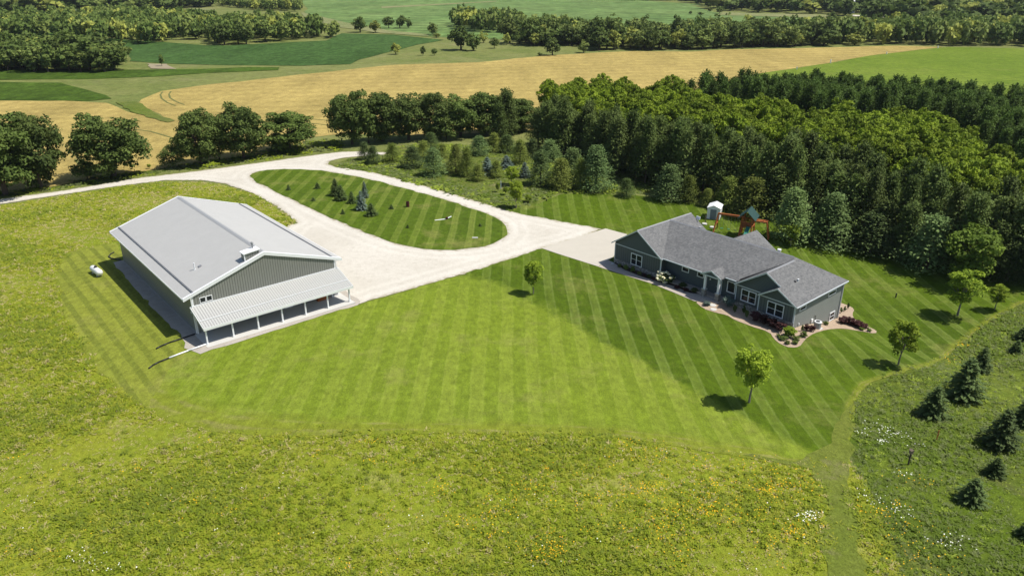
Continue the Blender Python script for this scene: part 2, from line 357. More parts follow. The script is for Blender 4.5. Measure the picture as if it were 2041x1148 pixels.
L_burg = leafmat('burgundy_leaves', (.03, .012, .014), (.075, .03, .03), (.06, .03, .02))
L_shrub = leafmat('shrub_leaves', (.05, .09, .015), (.14, .18, .04), (.12, .14, .03))
L_flower = leafmat('cream_blossom', (.55, .52, .38), (.78, .74, .56), (.6, .6, .45), .2)
L_dead = leafmat('dead_twigs', (.16, .13, .11), (.26, .22, .19), (.2, .15, .12))

# ------------------------------------------------------------------ ground and sheets
def grid_axis(a, b, step, lo, hi):
    xs = list(np.arange(a, b + .001, step)); s = step; x = b
    while x < hi: s *= 1.25; x += s; xs.append(x)
    s = step; x = a
    while x > lo: s *= 1.25; x -= s; xs.insert(0, x)
    return np.array(xs)
gx = grid_axis(-90, 105, 1.25, -3500, 3500); gy = grid_axis(35, 165, 1.25, -400, 6000)
GX, GY = np.meshgrid(gx, gy); V = np.stack([GX.ravel(), GY.ravel(), hgt(GX, GY).ravel()], 1); nx = len(gx)
i = np.arange(len(gy) - 1)[:, None] * nx + np.arange(nx - 1)[None]; i = i.ravel()
link('ground', npmesh('ground', V, np.stack([i, i + 1, i + nx + 1, i + nx], 1), smooth=True), M_ditch, kind='structure')

def densify(poly, step, jit=0., seed=0):
    rg = random.Random(seed); out = []
    n = len(poly)
    for k in range(n):
        a = poly[k]; b = poly[(k + 1) % n]; d = math.hypot(b[0] - a[0], b[1] - a[1]); c = max(1, int(d / step))
        for j in range(c):
            t = j / c; q = 0 if j == 0 and jit < 0 else abs(jit)
            out.append((a[0] + (b[0] - a[0]) * t + rg.uniform(-q, q), a[1] + (b[1] - a[1]) * t + rg.uniform(-q, q)))
    return out
def smooth_poly(p, n=1):
    for _ in range(n):
        q = []
        for a, b in zip(p, p[1:] + p[:1]): q += [(a[0] * .75 + b[0] * .25, a[1] * .75 + b[1] * .25), (a[0] * .25 + b[0] * .75, a[1] * .25 + b[1] * .75)]
        p = q
    return p
def sheet(name, poly, mat, off, step=1.6, jit=.15, thick=0, mats=None, **k):
    """poly: world xy outline -> draped sheet"""
    pts = densify(poly, step, jit, len(name)); n = len(pts); P = np.array(pts)
    lo = P.min(0); hi = P.max(0)
    X, Y = np.meshgrid(np.arange(lo[0], hi[0], step) + .31, np.arange(lo[1], hi[1], step) + .17); X = X.ravel(); Y = Y.ravel()
    ins = pip(X, Y, pts); X = X[ins]; Y = Y[ins]
    vs_ = [Vector(p) for p in pts] + [Vector((a, b)) for a, b in zip(X, Y)]
    r = delaunay_2d_cdt(vs_, [], [list(range(n))], 1, 1e-4)
    v2 = np.array([tuple(v) for v in r[0]]); z = hgt(v2[:, 0], v2[:, 1]) + off
    me = bpy.data.meshes.new(name); me.from_pydata(np.column_stack([v2, z]).tolist(), [], [tuple(f) for f in r[2]])
    me.polygons.foreach_set('use_smooth', [True] * len(me.polygons)); me.update()
    k.setdefault('kind', 'structure'); o = link(name, me, mat, **k)
    if thick:
        md = o.modifiers.new('solid', 'SOLIDIFY'); md.thickness = thick; md.offset = -1
    return o
def pdist(X, Y, line):
    """distance of points to an open polyline"""
    D = np.full(len(X), 1e9)
    for (x1, y1), (x2, y2) in zip(line, line[1:]):
        t = np.clip(((X - x1) * (x2 - x1) + (Y - y1) * (y2 - y1)) / ((x2 - x1) ** 2 + (y2 - y1) ** 2 + 1e-9), 0, 1); D = np.minimum(D, np.hypot(X - x1 - t * (x2 - x1), Y - y1 - t * (y2 - y1)))
    return D
def vattr(o, name, fn):
    me = o.data; co = np.empty(len(me.vertices) * 3, np.float32); me.vertices.foreach_get('co', co); co = co.reshape(-1, 3)
    a = me.attributes.new(name, 'FLOAT', 'POINT'); a.data.foreach_set('value', np.asarray(fn(co[:, 0].astype(float), co[:, 1].astype(float)), np.float32)); return o
def px(*pts): return [at(a, b)[:2] for a, b in pts]

P_road = px((-260,452),(-120,420),(0,398),(133,380),(267,357),(400,341),(533,323),(640,308),(680,303.5),(717,302.5),(770,304),(768,309),(716,312.5),(680,316),(656,322),(652,328),(672,334),(731,342.5),(744.5,345),(833,367.5),(913,391),(994,415.5),(1038.5,427),(1080,434.6),(1105,440),(1162,450),(1200,457),
   (1150,476),(1079,496),(1000,522),(900,553),(779,588),(713,607),(695,612),(600,640),(520,560),(560,470),(577,449),(594,445),(550,410),(500,385),(450,367),(400,360),(333,360),(233,372),(133,387),(0,407.7),(-120,430),(-260,464))
P_isl = smooth_poly(px((497.6,349.4),(518,340.6),(583,337.6),(656,342),(744.6,360),(833,384),(921,410),(980,430),(1009,447),(1014,465),(994,484),(950,496),(891.5,500),(833,495.5),(774,483),(715,459),(656,434),(597.6,405.5),(539,377.5),(506,361)))
P_meadow = px((-700,1500),(-700,470),(-260,466),(-100,432),(0,411),(133,390),(233,375),(333,363),(400,363),(450,370),(500,388),(550,413),(591,444),(577,448),(560,470),(520,560),(420,640),(330,680),(300,690),(500,700),(560,760),(800,820),(1500,860),(1690,905),(1745,1000),(1800,1148),(1860,1500))
P_right = px((1860,1500),(1800,1148),(1745,1000),(1690,905),(1700,790),(1760,735),(1880,690),(1960,640),(2041,590),(2300,520),(2700,560),(2900,1500))
P_lawn = px((242,482),(190,490),(140,503),(112,528),(112,580),(130,635),(160,692),(200,747),(250,792),(330,837),(430,864),(560,871),(700,868),(850,864),(1000,864),(1150,868),(1250,876),(1350,890),(1480,910),(1600,925),(1640,905),(1640,880),(1560,860),(1450,812),(1380,770),(1300,728),(1200,676),(1117,629),(1060,597),(1000,575),(960,548),(925,548),(900,554),(779,589),(713,608),(600,640),(420,690),(330,600))
P_lawnd = px((925,546),(1000,522),(1079,495.5),(1110,506),(1193,532),(1222,514),(1250,467),(1207,457),(1162,451),(1105,441),(1060,434),(1010,422),(1045,410),(1065,408),(1090,399),(1114,388),(1156,385),(1217,388),(1260,390),(1318,396),(1405,408),(1480,415),(1560,440),(1640,468),(1740,490),(1840,520),(1960,540),(2080,560),(2300,520),(2200,560),(2041,604),(1960,650),(1900,698),(1850,732),(1800,743),(1725,768),(1702,800),(1700,860),(1690,905),(1650,915),(1600,925),(1560,880),(1450,824),(1380,782),(1300,738),(1200,684),(1117,633),(1060,602),(1000,580),(955,556))
sheet('meadow', P_meadow, M_meadow, .02, 2.2, .4)
sheet('rough_pasture', P_right, M_rough, .02, 2.2, .3)
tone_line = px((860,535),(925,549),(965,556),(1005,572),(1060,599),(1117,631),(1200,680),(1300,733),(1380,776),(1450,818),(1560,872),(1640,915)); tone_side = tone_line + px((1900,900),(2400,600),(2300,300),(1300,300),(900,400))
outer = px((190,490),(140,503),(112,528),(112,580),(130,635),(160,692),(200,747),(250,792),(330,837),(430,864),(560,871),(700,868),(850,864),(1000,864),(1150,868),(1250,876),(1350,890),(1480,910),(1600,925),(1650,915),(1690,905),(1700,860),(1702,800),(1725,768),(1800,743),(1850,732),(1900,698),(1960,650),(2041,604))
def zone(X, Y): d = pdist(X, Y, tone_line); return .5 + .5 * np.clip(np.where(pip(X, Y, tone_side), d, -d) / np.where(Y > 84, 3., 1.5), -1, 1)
def verge(X, Y): return np.clip(1.15 - pdist(X, Y, outer) / np.where((X < 24) & (Y < 78), 3.0 + 2.5 * ss(-X, 5, 30), 1.2), 0, 1)
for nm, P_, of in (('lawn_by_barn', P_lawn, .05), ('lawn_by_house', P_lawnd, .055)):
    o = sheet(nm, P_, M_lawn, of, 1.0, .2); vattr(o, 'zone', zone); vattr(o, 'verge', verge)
sheet('mown_strip_beside_barn', px((240,484),(190,492),(142,505),(114,530),(114,580),(132,635),(162,690),(202,745),(252,788),(300,812),(330,745),(370,700),(350,660),(290,570),(246,527)), M_lawn_side, .07, 1.5, .4)
sheet('mown_path', px((1480,906),(1600,918),(1650,880),(1668,850),(1700,800),(1702,860),(1690,905),(1698,960),(1708,1030),(1720,1100),(1732,1148),(1760,1300),(1660,1300),(1650,1148),(1645,1050),(1640,980),(1620,935)), M_verge, .07, 1.2, .5)
M_tram = plain('flattened_crop', (.13, .14, .045), .95, .1, .3)
for ln in (((324,184),(320,190),(322,197),(333,205),(350,212)), ((341,183),(337,189),(339,196),(350,203),(368,210)), ((262,262),(300,291)), ((268,285),(297,318)), ((232,254),(300,263),(345,276)), ((140,298),(190,352)), ((150,318),(172,345)), ((612,246),(668,252)), ((616,238),(665,242))):
    P_ = px(*ln); Lft = []; Rgt = []
    for i_, p_ in enumerate(P_):
        a_ = P_[max(0, i_ - 1)]; b_ = P_[min(len(P_) - 1, i_ + 1)]; l_ = math.hypot(b_[0] - a_[0], b_[1] - a_[1]); nx_, ny_ = -(b_[1] - a_[1]) / l_ * .28, (b_[0] - a_[0]) / l_ * .28
        Lft.append((p_[0] + nx_, p_[1] + ny_)); Rgt.append((p_[0] - nx_, p_[1] - ny_))
    sheet('tramline', Lft + Rgt[::-1], M_tram, .11, 3., .06)
vattr(sheet('gravel_drive', P_road, M_gravel, .06, .75, .2), 'edge', lambda X, Y: np.minimum(pdist(X, Y, P_road + P_road[:1]), pdist(X, Y, P_isl + P_isl[:1])))
sheet('island_lawn', P_isl, M_lawn_isl, .10, 1.5, .22)
sheet('long_grass_verge', px((668,337),(731,346),(833,371),(913,395),(994,419),(1022,424),(1045,409),(1065,406),(1090,397),(1114,386),(1156,383),(1217,386),(1300,384),(1400,395),(1420,380),(1300,330),(1000,290),(800,290),(775,310),(720,315),(690,318),(660,327)), M_tallgrass, .03, 2., .4)
sheet('concrete_apron', px((1079,495.5),(1193,532.5),(1196,529),(1222,513.5),(1250,468),(1207,456.5)), M_conc, .09, 1.5, 0)
sheet('front_walk', px((1193,533),(1237,547),(1298,566),(1340,583),(1384,601.5),(1398,602.5),(1425,604),(1434,598),(1400,588),(1375,585),(1345,572),(1310,562),(1280,553),(1245,539),(1222,524),(1213,520),(1200,526)), M_walkc, .095, 1.2, 0)
sheet('planting_bed', [hw(*p) for p in ((.3,-1.4),(8.7,-1.9),(11,-2.0),(15.3,-2.2),(15.6,-.6),(15.6,1.4),(8.75,1.4),(8.75,-.02),(.3,-.02))], M_mulch, .085, .8, .05)
sheet('rock_bed', smooth_poly(px((1384,601),(1402,616),(1425,624),(1449,629),(1464,638),(1493,650),(1535,663),(1542,676),(1556,688),(1576,694),(1594,693),(1601,680),(1627,664),(1656,657),(1680,655),(1715,661),(1745,666),(1748,660),(1727,651),(1703,638),(1698,626),(1704,617),(1689,609),(1660,600),(1600,600),(1500,585),(1440,585),(1420,592))), M_bedrock, .09, .8, .05)
sheet('gravel_strip', [bw(*p) for p in ((-1.3,31.2),(-1.7,15),(-1.7,.1),(-2.2,-2.5),(-1.6,-5.0),(3,-5.1),(10,-5.0),(18.4,-4.7),(19.6,-4),(19.6,1),(1,1),(1,31.2))], M_gravel_grey, .08, 1.2, .2)
far = dict(step=18., jit=1.5)
sheet('wheat_field', px((-250,210),(-100,203),(0,201.5),(120,202),(217,205.5),(262,225),(310,236),(345,243),(300,222),(276,205),(280,199),(295,192),(326,182),(394,171.5),(480,163),(583,151),(700,139),(783,130),(954,125),(1023,118),(1091.5,111.5),(1194,105.6),(1263,103),(1380,104),(1443,100),(1649,95.5),(1786,92),(1880,94.5),(1821,101.3),(1735,111.6),(1649,127),(1580,137.4),(1505,149.4),(1380,190),(1250,230),(1050,262),(850,270),(680,268),(610,276),(600,290),(540,305),(420,322),(300,340),(160,362),(0,392),(-250,440)), M_wheat, .06, 6., .5)
sheet('hay_field', px((1505,149.6),(1580,137.6),(1649,127.2),(1735,111.8),(1821,101.5),(1889,94.7),(2041,97),(2300,100),(2400,250),(2041,300),(1800,230),(1600,200)), M_hay, .08, 8, .6)
sheet('soybean_field', px((255,91),(261,123),(343,128.6),(446,131),(600,132),(700,128.6),(714,120),(783,103),(834,90),(886,80.6),(783,70),(680,67.6),(669,72),(651,82),(446,92)), M_soy, .13, 10, .6)
sheet('corn_field', px((-250,164),(0,164.6),(120,166),(190,185),(223,197),(180,202),(120,201.5),(0,201),(-250,208)), M_corn, .12, 8, .5)
sheet('corn_strip', px((-250,136),(0,134),(100,138),(235,140),(300,140),(411,138),(500,134.5),(555,135),(555,141),(411,146.5),(309,154),(171,158.5),(0,160),(-250,160)), M_corn, .12, 10, .5)
sheet('distant_crop_field', px((600,-5),(612,30),(680,48),(780,62),(860,74),(1000,80),(1200,80),(1400,80),(1560,70),(1660,48),(1640,36),(1560,30),(1430,26),(1380,12),(1440,12),(1300,3),(1100,-6)), M_far, .12, 40, 3)
sheet('second_soybean_field', px((0,92),(-60,60),(100,60),(180,74),(420,92),(350,95)), M_soy, .12, 20, 1)
for pts in (((600,25),(690,46),(770,61),(855,70),(855,74),(750,66),(680,56),(610,38)), ((760,14.5),(990,3),(990,4.6),(760,17.5)), ((1440,26),(1660,31),(1640,37),(1430,31)), ((380,16),(430,20),(430,23),(370,18))):
    sheet('grass_margin', px(*pts), M_pale, .25, 15, .8)
sheet('distant_road', px((1700,31),(1840,35.5),(1840,39),(1700,33.5)), M_gravel_far, .3, 15, .4)
sheet('waterway_grass', px((262,224),(230,205),(276,204),(300,221),(345,242),(333,246)), M_tallgrass, .2, 4, .6)
sheet('bare_patch', px((292,128),(330,129),(350,139),(300,138)), M_dirt, .2, 4, .6)


# ------------------------------------------------------------------ the barn
barn = empty('pole_barn', (BX, BY, 0), BA, label='large grey metal pole barn with white trim and an open lean-to porch', cat='barn')
W, L, E, SL, O, OG = 18.3, 30.7, 5.08, .328, .94, .11
RZ = E + SL * W / 2; ET = E - SL * O
b = MB()
b.poly([(0, 0, 0), (W, 0, 0), (W, 0, E), (W/2, 0, RZ), (0, 0, E)]); b.poly([(0, L, 0), (0, L, E), (W/2, L, RZ), (W, L, E), (W, L, 0)])
b.poly([(0, 0, 0), (0, 0, E), (0, L, E), (0, L, 0)]); b.poly([(W, 0, 0), (W, L, 0), (W, L, E), (W, 0, E)])
b.build('wall', M_siding, barn)
b = MB()
for s in (0, 1):
    x0, x1 = (-O, W/2) if s == 0 else (W + O, W/2)
    p = [(x0, -OG, ET + .05), (x1, -OG, RZ + .05), (x1, L + OG, RZ + .05), (x0, L + OG, ET + .05)]
    b.prism(p, (0, 0, -.1))
b.build('roof', M_broof, barn)
for y in (-OG - .05, L + OG + .0):
    b = MB()
    for x0 in (-O - .02, W + O + .02): b.prism([(x0, y, ET + .10), (W/2, y, RZ + .10), (W/2, y, RZ - .30), (x0, y, ET - .26)], (0, .05, 0))
    for x0, x1 in ((-O, W/2), (W + O, W/2)): b.prism([(x0, y - .0, ET + .075), (x1, y, RZ + .075), (x1, y + (.34 if y < 0 else -.3), RZ + .075), (x0, y + (.34 if y < 0 else -.3), ET + .075)], (0, 0, .03))
    b.build('rake_trim', M_white, barn)
for x in (-O - .04, W + O): MB().box(x, x + .04, -OG, L + OG, ET - .16, ET + .05).build('eave_trim', M_white, barn)
MB().prism([(W/2 - .3, 0, RZ + .05 - .3*SL + .025), (W/2, 0, RZ + .08), (W/2 + .3, 0, RZ + .05 - .3*SL + .025), (W/2 + .3, 0, RZ - .3*SL + .03), (W/2, 0, RZ + .03), (W/2 - .3, 0, RZ - .3*SL + .03)], (0, L, 0)).build('ridge_cap', M_ridge, barn)
for x in (.31, W - .31):
    g = MB(); z = E + SL * .31 + .05
    for dx in (-.06, .06): g.tube((x + dx, .1, z + .07), (x + dx, L - .1, z + .07), .045, n=5)
    for k in range(21): g.box(x - .12, x + .12, .2 + k * (L - .4) / 20, .26 + k * (L - .4) / 20, z - .02, z + .08)
    g.build('snow_guard', M_guard, barn)
for x, y in ((-.015, -.015), (W - .16, -.015)): MB().box(x, x + .17, y, y + .1, 0, E - .02).build('corner_trim', M_white, barn)
for q in ((-.012, -.001, .2, L, 0, .2), (.2, W-.2, -.014, -.001, 0, .22)): MB().box(*q).build('base_trim', M_ridge, barn)
# vent box near the gable, with its flue
b = MB(); b.prism([(6.9, .35, 7.0), (8.75, .35, 7.7), (8.75, .35, 8.45), (6.9, .35, 8.25)], (0, 1.0, 0)); vb = b.build('vent_box', M_siding, barn)
b = MB(); b.prism([(6.78, .2, 8.25), (8.87, .2, 8.47), (8.87, .2, 8.57), (6.78, .2, 8.35)], (0, 1.3, 0)); b.box(6.86, 6.98, .30, .42, 7.3, 8.24); b.build('vent_box_cap', M_white, vb)
MB().lathe([(.09, 8.4), (.09, 9.05), (.17, 9.07), (.17, 9.2), (.03, 9.32)], (8.35, 1.2, 0), 10).build('flue_pipe', M_guard, vb)
MB().lathe([(.16, 5.85), (.07, 6.0), (.07, 6.75), (.09, 6.76), (.09, 6.8)], (2.5, 5.4, 0), 10).build('vent_pipe', M_white, barn)
MB().prism([(2.95, 5.2, 6.12), (3.3, 5.2, 6.24), (3.3, 5.6, 6.24), (2.95, 5.6, 6.12)], (0, 0, .1)).build('roof_patch', M_guard, barn)
# porch
pr = MB().prism([(-.3, -3.72, 2.26), (W + .3, -3.72, 2.26), (W + .3, -.01, 3.61), (-.3, -.01, 3.61)], (0, 0, -.09)).build('porch_roof', M_proof, barn)
m_ = MB()
sp = (3.61 - 2.26) / 3.71
for k in range(62): x = -.15 + k * .305; m_.prism([(x - .03, -3.72, 2.262), (x + .03, -3.72, 2.262), (x + .03, -.02, 3.608), (x - .03, -.02, 3.608)], (0, 0, .014))
m_.build('roof_ribs', M_proof, pr)
m_ = MB(); y = -2.55; z = 2.26 + sp * (y + 3.72)
m_.box(-.25, W + .25, y - .03, y + .03, z + .03, z + .12); m_.build('snow_bar', M_white, pr)
m_ = MB(); m_.box(-.34, W + .34, -3.77, -3.721, 1.98, 2.3)
for x in (-.345, W + .301): m_.prism([(x, -3.77, 2.3), (x, -.02, 3.66), (x, -.02, 3.44), (x, -3.77, 2.0)], (.044, 0, 0))
m_.box(-.28, W + .28, -.06, -.016, 3.6, 3.72); m_.build('porch_trim', M_white, barn)
MB().box(-.2, W + .2, -3.5, -3.3, 1.95, 2.2).build('porch_beam', M_white, barn)
for k in range(7):
    x = -.05 + (18.2) * k / 6
    p = MB(); p.box(x - .08, x + .08, -3.48, -3.32, .1, 1.95); p.box(x - .11, x + .11, -3.51, -3.29, .102, .3); p.build('porch_post', M_white, barn)
MB().box(-.35, W + .25, -4.1, -.015, -.3, .1).build('porch_slab', M_slab, barn)
f_ = MB()
for x in (.87, 1.62): 
    for a in ((x, x + .72, 4.42, 4.5), (x, x + .72, 3.80, 3.88)): f_.box(a[0], a[1], -.05, -.005, a[2], a[3])
    for a in (x, x + .65): f_.box(a, a + .07, -.05, -.005, 3.88, 4.42)
wf = f_.build('gable_window', M_white, barn)
MB().box(.94, 1.52, -.03, -.004, 3.88, 4.42).box(1.69, 2.27, -.03, -.004, 3.88, 4.42).build('pane', M_glass, wf)
for x in (4.2, 9.2, 14.2):
    l = MB().box(x, x + .18, -.16, -.005, 1.9, 2.15).build('wall_light', M_black, barn)
d = MB().box(10.9, 11.95, -.07, -.004, .1, 2.2).build('porch_door', M_white, barn); MB().tube((11.8, -.11, 1.1), (11.8, -.07, 1.1), .035).build('door_handle', M_guard, d)
MB().tube((-.12, -.1, .25), (-.12, -.1, E - .35), .05).build('downspout', M_white, barn); ds = MB(); ds.tube((W + .1, -.08, .2), (W + .1, -.08, E - .35), .05); ds.tube((W + .1, -.08, E - .35), (W + O - .1, -.08, ET - .2), .05)
ds.build('downspout', M_white, barn)
MB().box(-.14, -.002, .55, .7, 2.6, 2.85).build('side_light', M_white, barn)
for y in (6, 15, 24):
    d = MB().box(W + .002, W + .07, y - 2, y + 2, 0, 3.9).build('overhead_door', M_white, barn)
# things beside the barn
def gtube(name, pts, r, mat, **k):
    P = [(*p, float(hgt(*p)) + .1 + r) for p in pts]; return MB().path(P, r, 8).build(name, mat, None, smooth=True, **k)
gtube('drain_pipe', [bw(-.15, -3.35), bw(-2.3, -3.6), bw(-4.5, -3.95)], .09, M_white, label='straight white drain pipe lying on the grass at the barn porch corner', cat='pipe')
gtube('drain_pipe', [bw(-4.5, -3.95), bw(-5.6, -4.15), bw(-6.3, -4.45), bw(-6.9, -4.9)], .08, M_black, label='black corrugated drain hose continuing from the end of the white pipe', cat='pipe')
gtube('drain_pipe', [bw(-.3, .1), bw(-2, -.1), bw(-3.3, -.2), bw(-4.2, -.45), bw(-4.9, -.75)], .08, M_black, label='black drain hose curving from the near corner of the long barn wall', cat='pipe')
gtube('drain_pipe', [bw(-.2, 31.2), bw(-.6, 32.1), bw(-1.1, 33), bw(-1.2, 34), bw(-.7, 34.9), bw(-.1, 35.4)], .08, M_black, label='black drain hose looping on the grass at the far corner of the barn', cat='pipe')
X, Y, Z = at(194, 548); tk = empty('propane_tank', (X, Y, Z), R(137), label='white horizontal propane tank with domed lid on the grass beside the barn', cat='tank')
prof = [(.02, -1.5), (.28, -1.45), (.42, -1.3), (.46, -1.1), (.46, 1.1), (.42, 1.3), (.28, 1.45), (.02, 1.5)]
MB().lathe(prof, (0, 0, .68), 20, axis='x').build('tank_body', M_tank, tk, smooth=True)
MB().lathe([(.2, 1.1), (.2, 1.28), (.14, 1.36), (.03, 1.38)], (0, 0, 0), 12).build('valve_dome', M_black, tk)
for x in (-.8, .8): MB().box(x - .1, x + .1, -.35, .35, -.05, .26).build('tank_foot', M_slab, tk)
# firewood rack and heat pump on the porch
fx, fy = bw(15.8, -.7); t = empty('firewood_pile', (fx, fy, .1), BA, label='small pile of split brown firewood on the barn porch', cat='firewood')
for r_ in range(3):
    for c in range(7 - r_): MB().tube((-.75 + c * .23 + r_ * .11, -.22, .12 + r_ * .19), (-.75 + c * .23 + r_ * .11, .25, .12 + r_ * .19), .11, n=7).build('log', M_cedar, t)
fx, fy = bw(17.6, -.45); t = empty('utility_cabinet', (fx, fy, .1), BA, label='white utility cabinet with dark grille at the far end of the barn porch', cat='cabinet')
MB().box(-.5, .5, -.2, .2, 0, .95).build('cabinet_body', M_white, t, bevel=.02); MB().box(-.35, .35, -.215, -.201, .12, .8).build('grille', M_acgrey, t)

# ------------------------------------------------------------------ the house
house = empty('ranch_house', (HX, HY, HZ), HA, label='long blue-grey ranch house with grey shingle roof and stone base', cat='house')
EV, T = 2.60, .14
def slab(mb, pts): mb.prism([(a, b_, c + .04) for a, b_, c in pts], (0, 0, -T))
rf = MB()
slab(rf, [(-.36, -.45, 2.53), (4.35, -.45, 5.6), (4.35, 12.2, 5.6), (-.36, 12.2, 2.53)])
slab(rf, [(9.06, -.45, 2.53), (9.06, 12.2, 2.53), (4.35, 12.2, 5.6), (4.35, -.45, 5.6)])
ms = (5.6 - 2.95) / 6.1
slab(rf, [(4.4, 7, 5.6), (5.5, .9, 2.95), (20.9, .9, 2.95), (25.0, 6.47, 5.37), (24.6, 7, 5.6)])
slab(rf, [(8.4, .9, 2.95), (8.8, -.1, 2.6), (19.0, -.1, 2.6), (19.0, .9, 2.95)])
slab(rf, [(18.95, .905, 2.952), (18.95, .42, 2.74), (20.9, .42, 2.74), (20.9, .905, 2.952)])
slab(rf, [(4.4, 7, 5.6), (24.6, 7, 5.6), (30, 12.05, 2.53), (4.4, 12.05, 2.53)])
slab(rf, [(30, -.8, 2.53), (30, 12.05, 2.53), (24.6, 7, 5.6), (25.0, 6.47, 5.37), (25.0, -.04, 5.37), (27.2, -.04, 4.12), (27.2, -.8, 4.12)])
slab(rf, [(25.0, -.04, 5.37), (25.0, 6.47, 5.37), (20.73, .7, 2.53), (20.73, -.04, 2.53)])
slab(rf, [(27.2, -.8, 4.12), (27.2, .39, 4.12), (24.68, .39, 2.53), (24.68, -.8, 2.53)])
slab(rf, [(15.05, 7.2, 5.3), (15.05, 13.4, 5.3), (19.3, 13.4, 2.7), (19.3, 11, 2.7)])
slab(rf, [(15.05, 7.2, 5.3), (10.8, 11, 2.7), (10.8, 13.4, 2.7), (15.05, 13.4, 5.3)])
rf.build('roof', M_shingle, house)
po = MB(); slab(po, [(17.45, -.6, 3.42), (19.05, -.6, 2.68), (19.05, .2, 2.68), (17.45, 2.0, 3.42)]); slab(po, [(17.45, -.6, 3.42), (17.45, 2.0, 3.42), (15.85, .2, 2.68), (15.85, -.6, 2.68)])
por = po.build('portico_roof', M_shingle, house)
rc = MB()
rc.prism([(4.2, -.45, 5.56), (4.35, -.45, 5.68), (4.5, -.45, 5.56)], (0, 12.6, 0)); rc.prism([(4.5, 6.86, 5.58), (4.5, 7, 5.68), (4.5, 7.14, 5.58)], (20.1, 0, 0))
rc.prism([(24.86, .0, 5.33), (25.0, .0, 5.45), (25.14, .0, 5.33)], (0, 6.4, 0)); rc.build('ridge_shingles', M_guard, house)
# walls
wl = MB()
wl.box(0, 8.7, 0, 11.7, -3.4, 2.66, 0)
wl.poly([(0, -.004, 2.42), (8.7, -.004, 2.42), (8.7, -.004, 2.60), (4.35, -.004, 5.46), (0, -.004, 2.60)], 1); wl.poly([(0, 11.704, 2.42), (0, 11.704, 2.6), (4.35, 11.704, 5.46), (8.7, 11.704, 2.6), (8.7, 11.704, 2.42)], 1)
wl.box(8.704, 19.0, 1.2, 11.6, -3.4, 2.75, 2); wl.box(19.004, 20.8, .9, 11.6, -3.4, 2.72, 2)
wl.box(20.804, 24.64, .4, 11.6, -3.4, 2.44, 0); wl.box(24.644, 29.64, -.35, 11.7, -3.4, 2.56, 0)
wl.poly([(20.9, .396, 2.44), (24.6, .396, 2.44), (28.6, .396, 2.9), (25.0, .396, 5.22), (21.0, .396, 2.6)], 1)
wl.poly([(24.8, -.354, 2.42), (29.6, -.354, 2.42), (29.6, -.354, 2.62), (27.2, -.354, 3.98), (24.8, -.354, 2.5)], 1)
wl.poly([(16.0, -.45, 2.62), (18.9, -.45, 2.62), (17.45, -.45, 3.32)], 1)
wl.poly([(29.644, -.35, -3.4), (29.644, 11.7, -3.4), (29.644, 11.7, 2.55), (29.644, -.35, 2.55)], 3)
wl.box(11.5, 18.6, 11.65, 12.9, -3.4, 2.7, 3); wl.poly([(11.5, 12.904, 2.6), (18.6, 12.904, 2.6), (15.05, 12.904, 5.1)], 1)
wl.build('wall', [M_batten, M_shake, M_lapd, M_lap], house)
for q in ((-.05, 8.75, -.06, -.006, -1.4, -.02), (20.76, 24.6, .34, .396, -1.9, -.02), (24.6, 29.7, -.41, -.356, -1.9, .2), (-.06, -.0505, -.06, 3, -1.4, -.02)): MB().box(*q).build('stone_wainscot', M_stone, house)
def rakes(*rs_):
    m = MB()
    for (u0, z0, u1, z1, v) in rs_: m.prism([(u0, v, z0), (u1, v, z1), (u1, v, z1 - .2), (u0, v, z0 - .2)], (0, .04, 0))
    m.build('rake_board', M_htrim, house)
rakes((-.38, 2.55, 4.35, 5.63, -.495), (9.08, 2.55, 4.35, 5.63, -.495)); rakes((20.7, 2.55, 25.0, 5.4, -.085), (27.25, 4.12, 25.0, 5.4, -.085)); rakes((24.65, 2.55, 27.2, 4.15, -.845), (30.02, 2.55, 27.2, 4.15, -.845))
rakes((15.83, 2.7, 17.45, 3.45, -.645), (19.07, 2.7, 17.45, 3.45, -.645)); rakes((15.05, 5.33, 19.3, 2.72, 13.4), (15.05, 5.33, 10.8, 2.72, 13.4))
for q in ((0, 8.7, -.05, -.006, 2.3, 2.42), (20.8, 24.6, .35, .394, 2.24, 2.36), (24.7, 29.64, -.40, -.356, 2.30, 2.42), (15.95, 18.95, -.5, -.3, 2.46, 2.64)): MB().box(*q).build('band_board', M_htrim, house)
for u, v, z0 in ((-.03, -.04, -.02), (8.6, -.04, -.02), (20.78, .35, -.02), (24.6, -.4, .2), (29.52, -.4, .2)): MB().box(u, u + .13, v - .015, v + .09, z0, 2.36).build('corner_board', M_htrim, house)
for q in ((29.6, 29.69, 11.6, 11.73, -3.4, 2.4), (29.645, 29.69, -.38, -.27, -1.6, 2.4)): MB().box(*q).build('corner_board', M_htrim, house)
for q in ((8.8, 19.0, -.2, -.1, 2.5, 2.62), (30.0, 30.1, -.8, 12.05, 2.43, 2.55), (19.05, 20.72, .3, .42, 2.62, 2.74), (9.06, 9.14, -.4, -.1, 2.43, 2.55)): MB().box(*q).build('gutter', M_htrim, house)
for q in ([(9.1, -.3, 2.4), (8.78, -.06, 2.1), (8.78, -.06, -.7)], [(30.05, 11.6, 2.4), (29.75, 11.6, 2.0), (29.75, 11.6, -2.8)]): MB().path(q, .05).build('downspout', M_white, house)
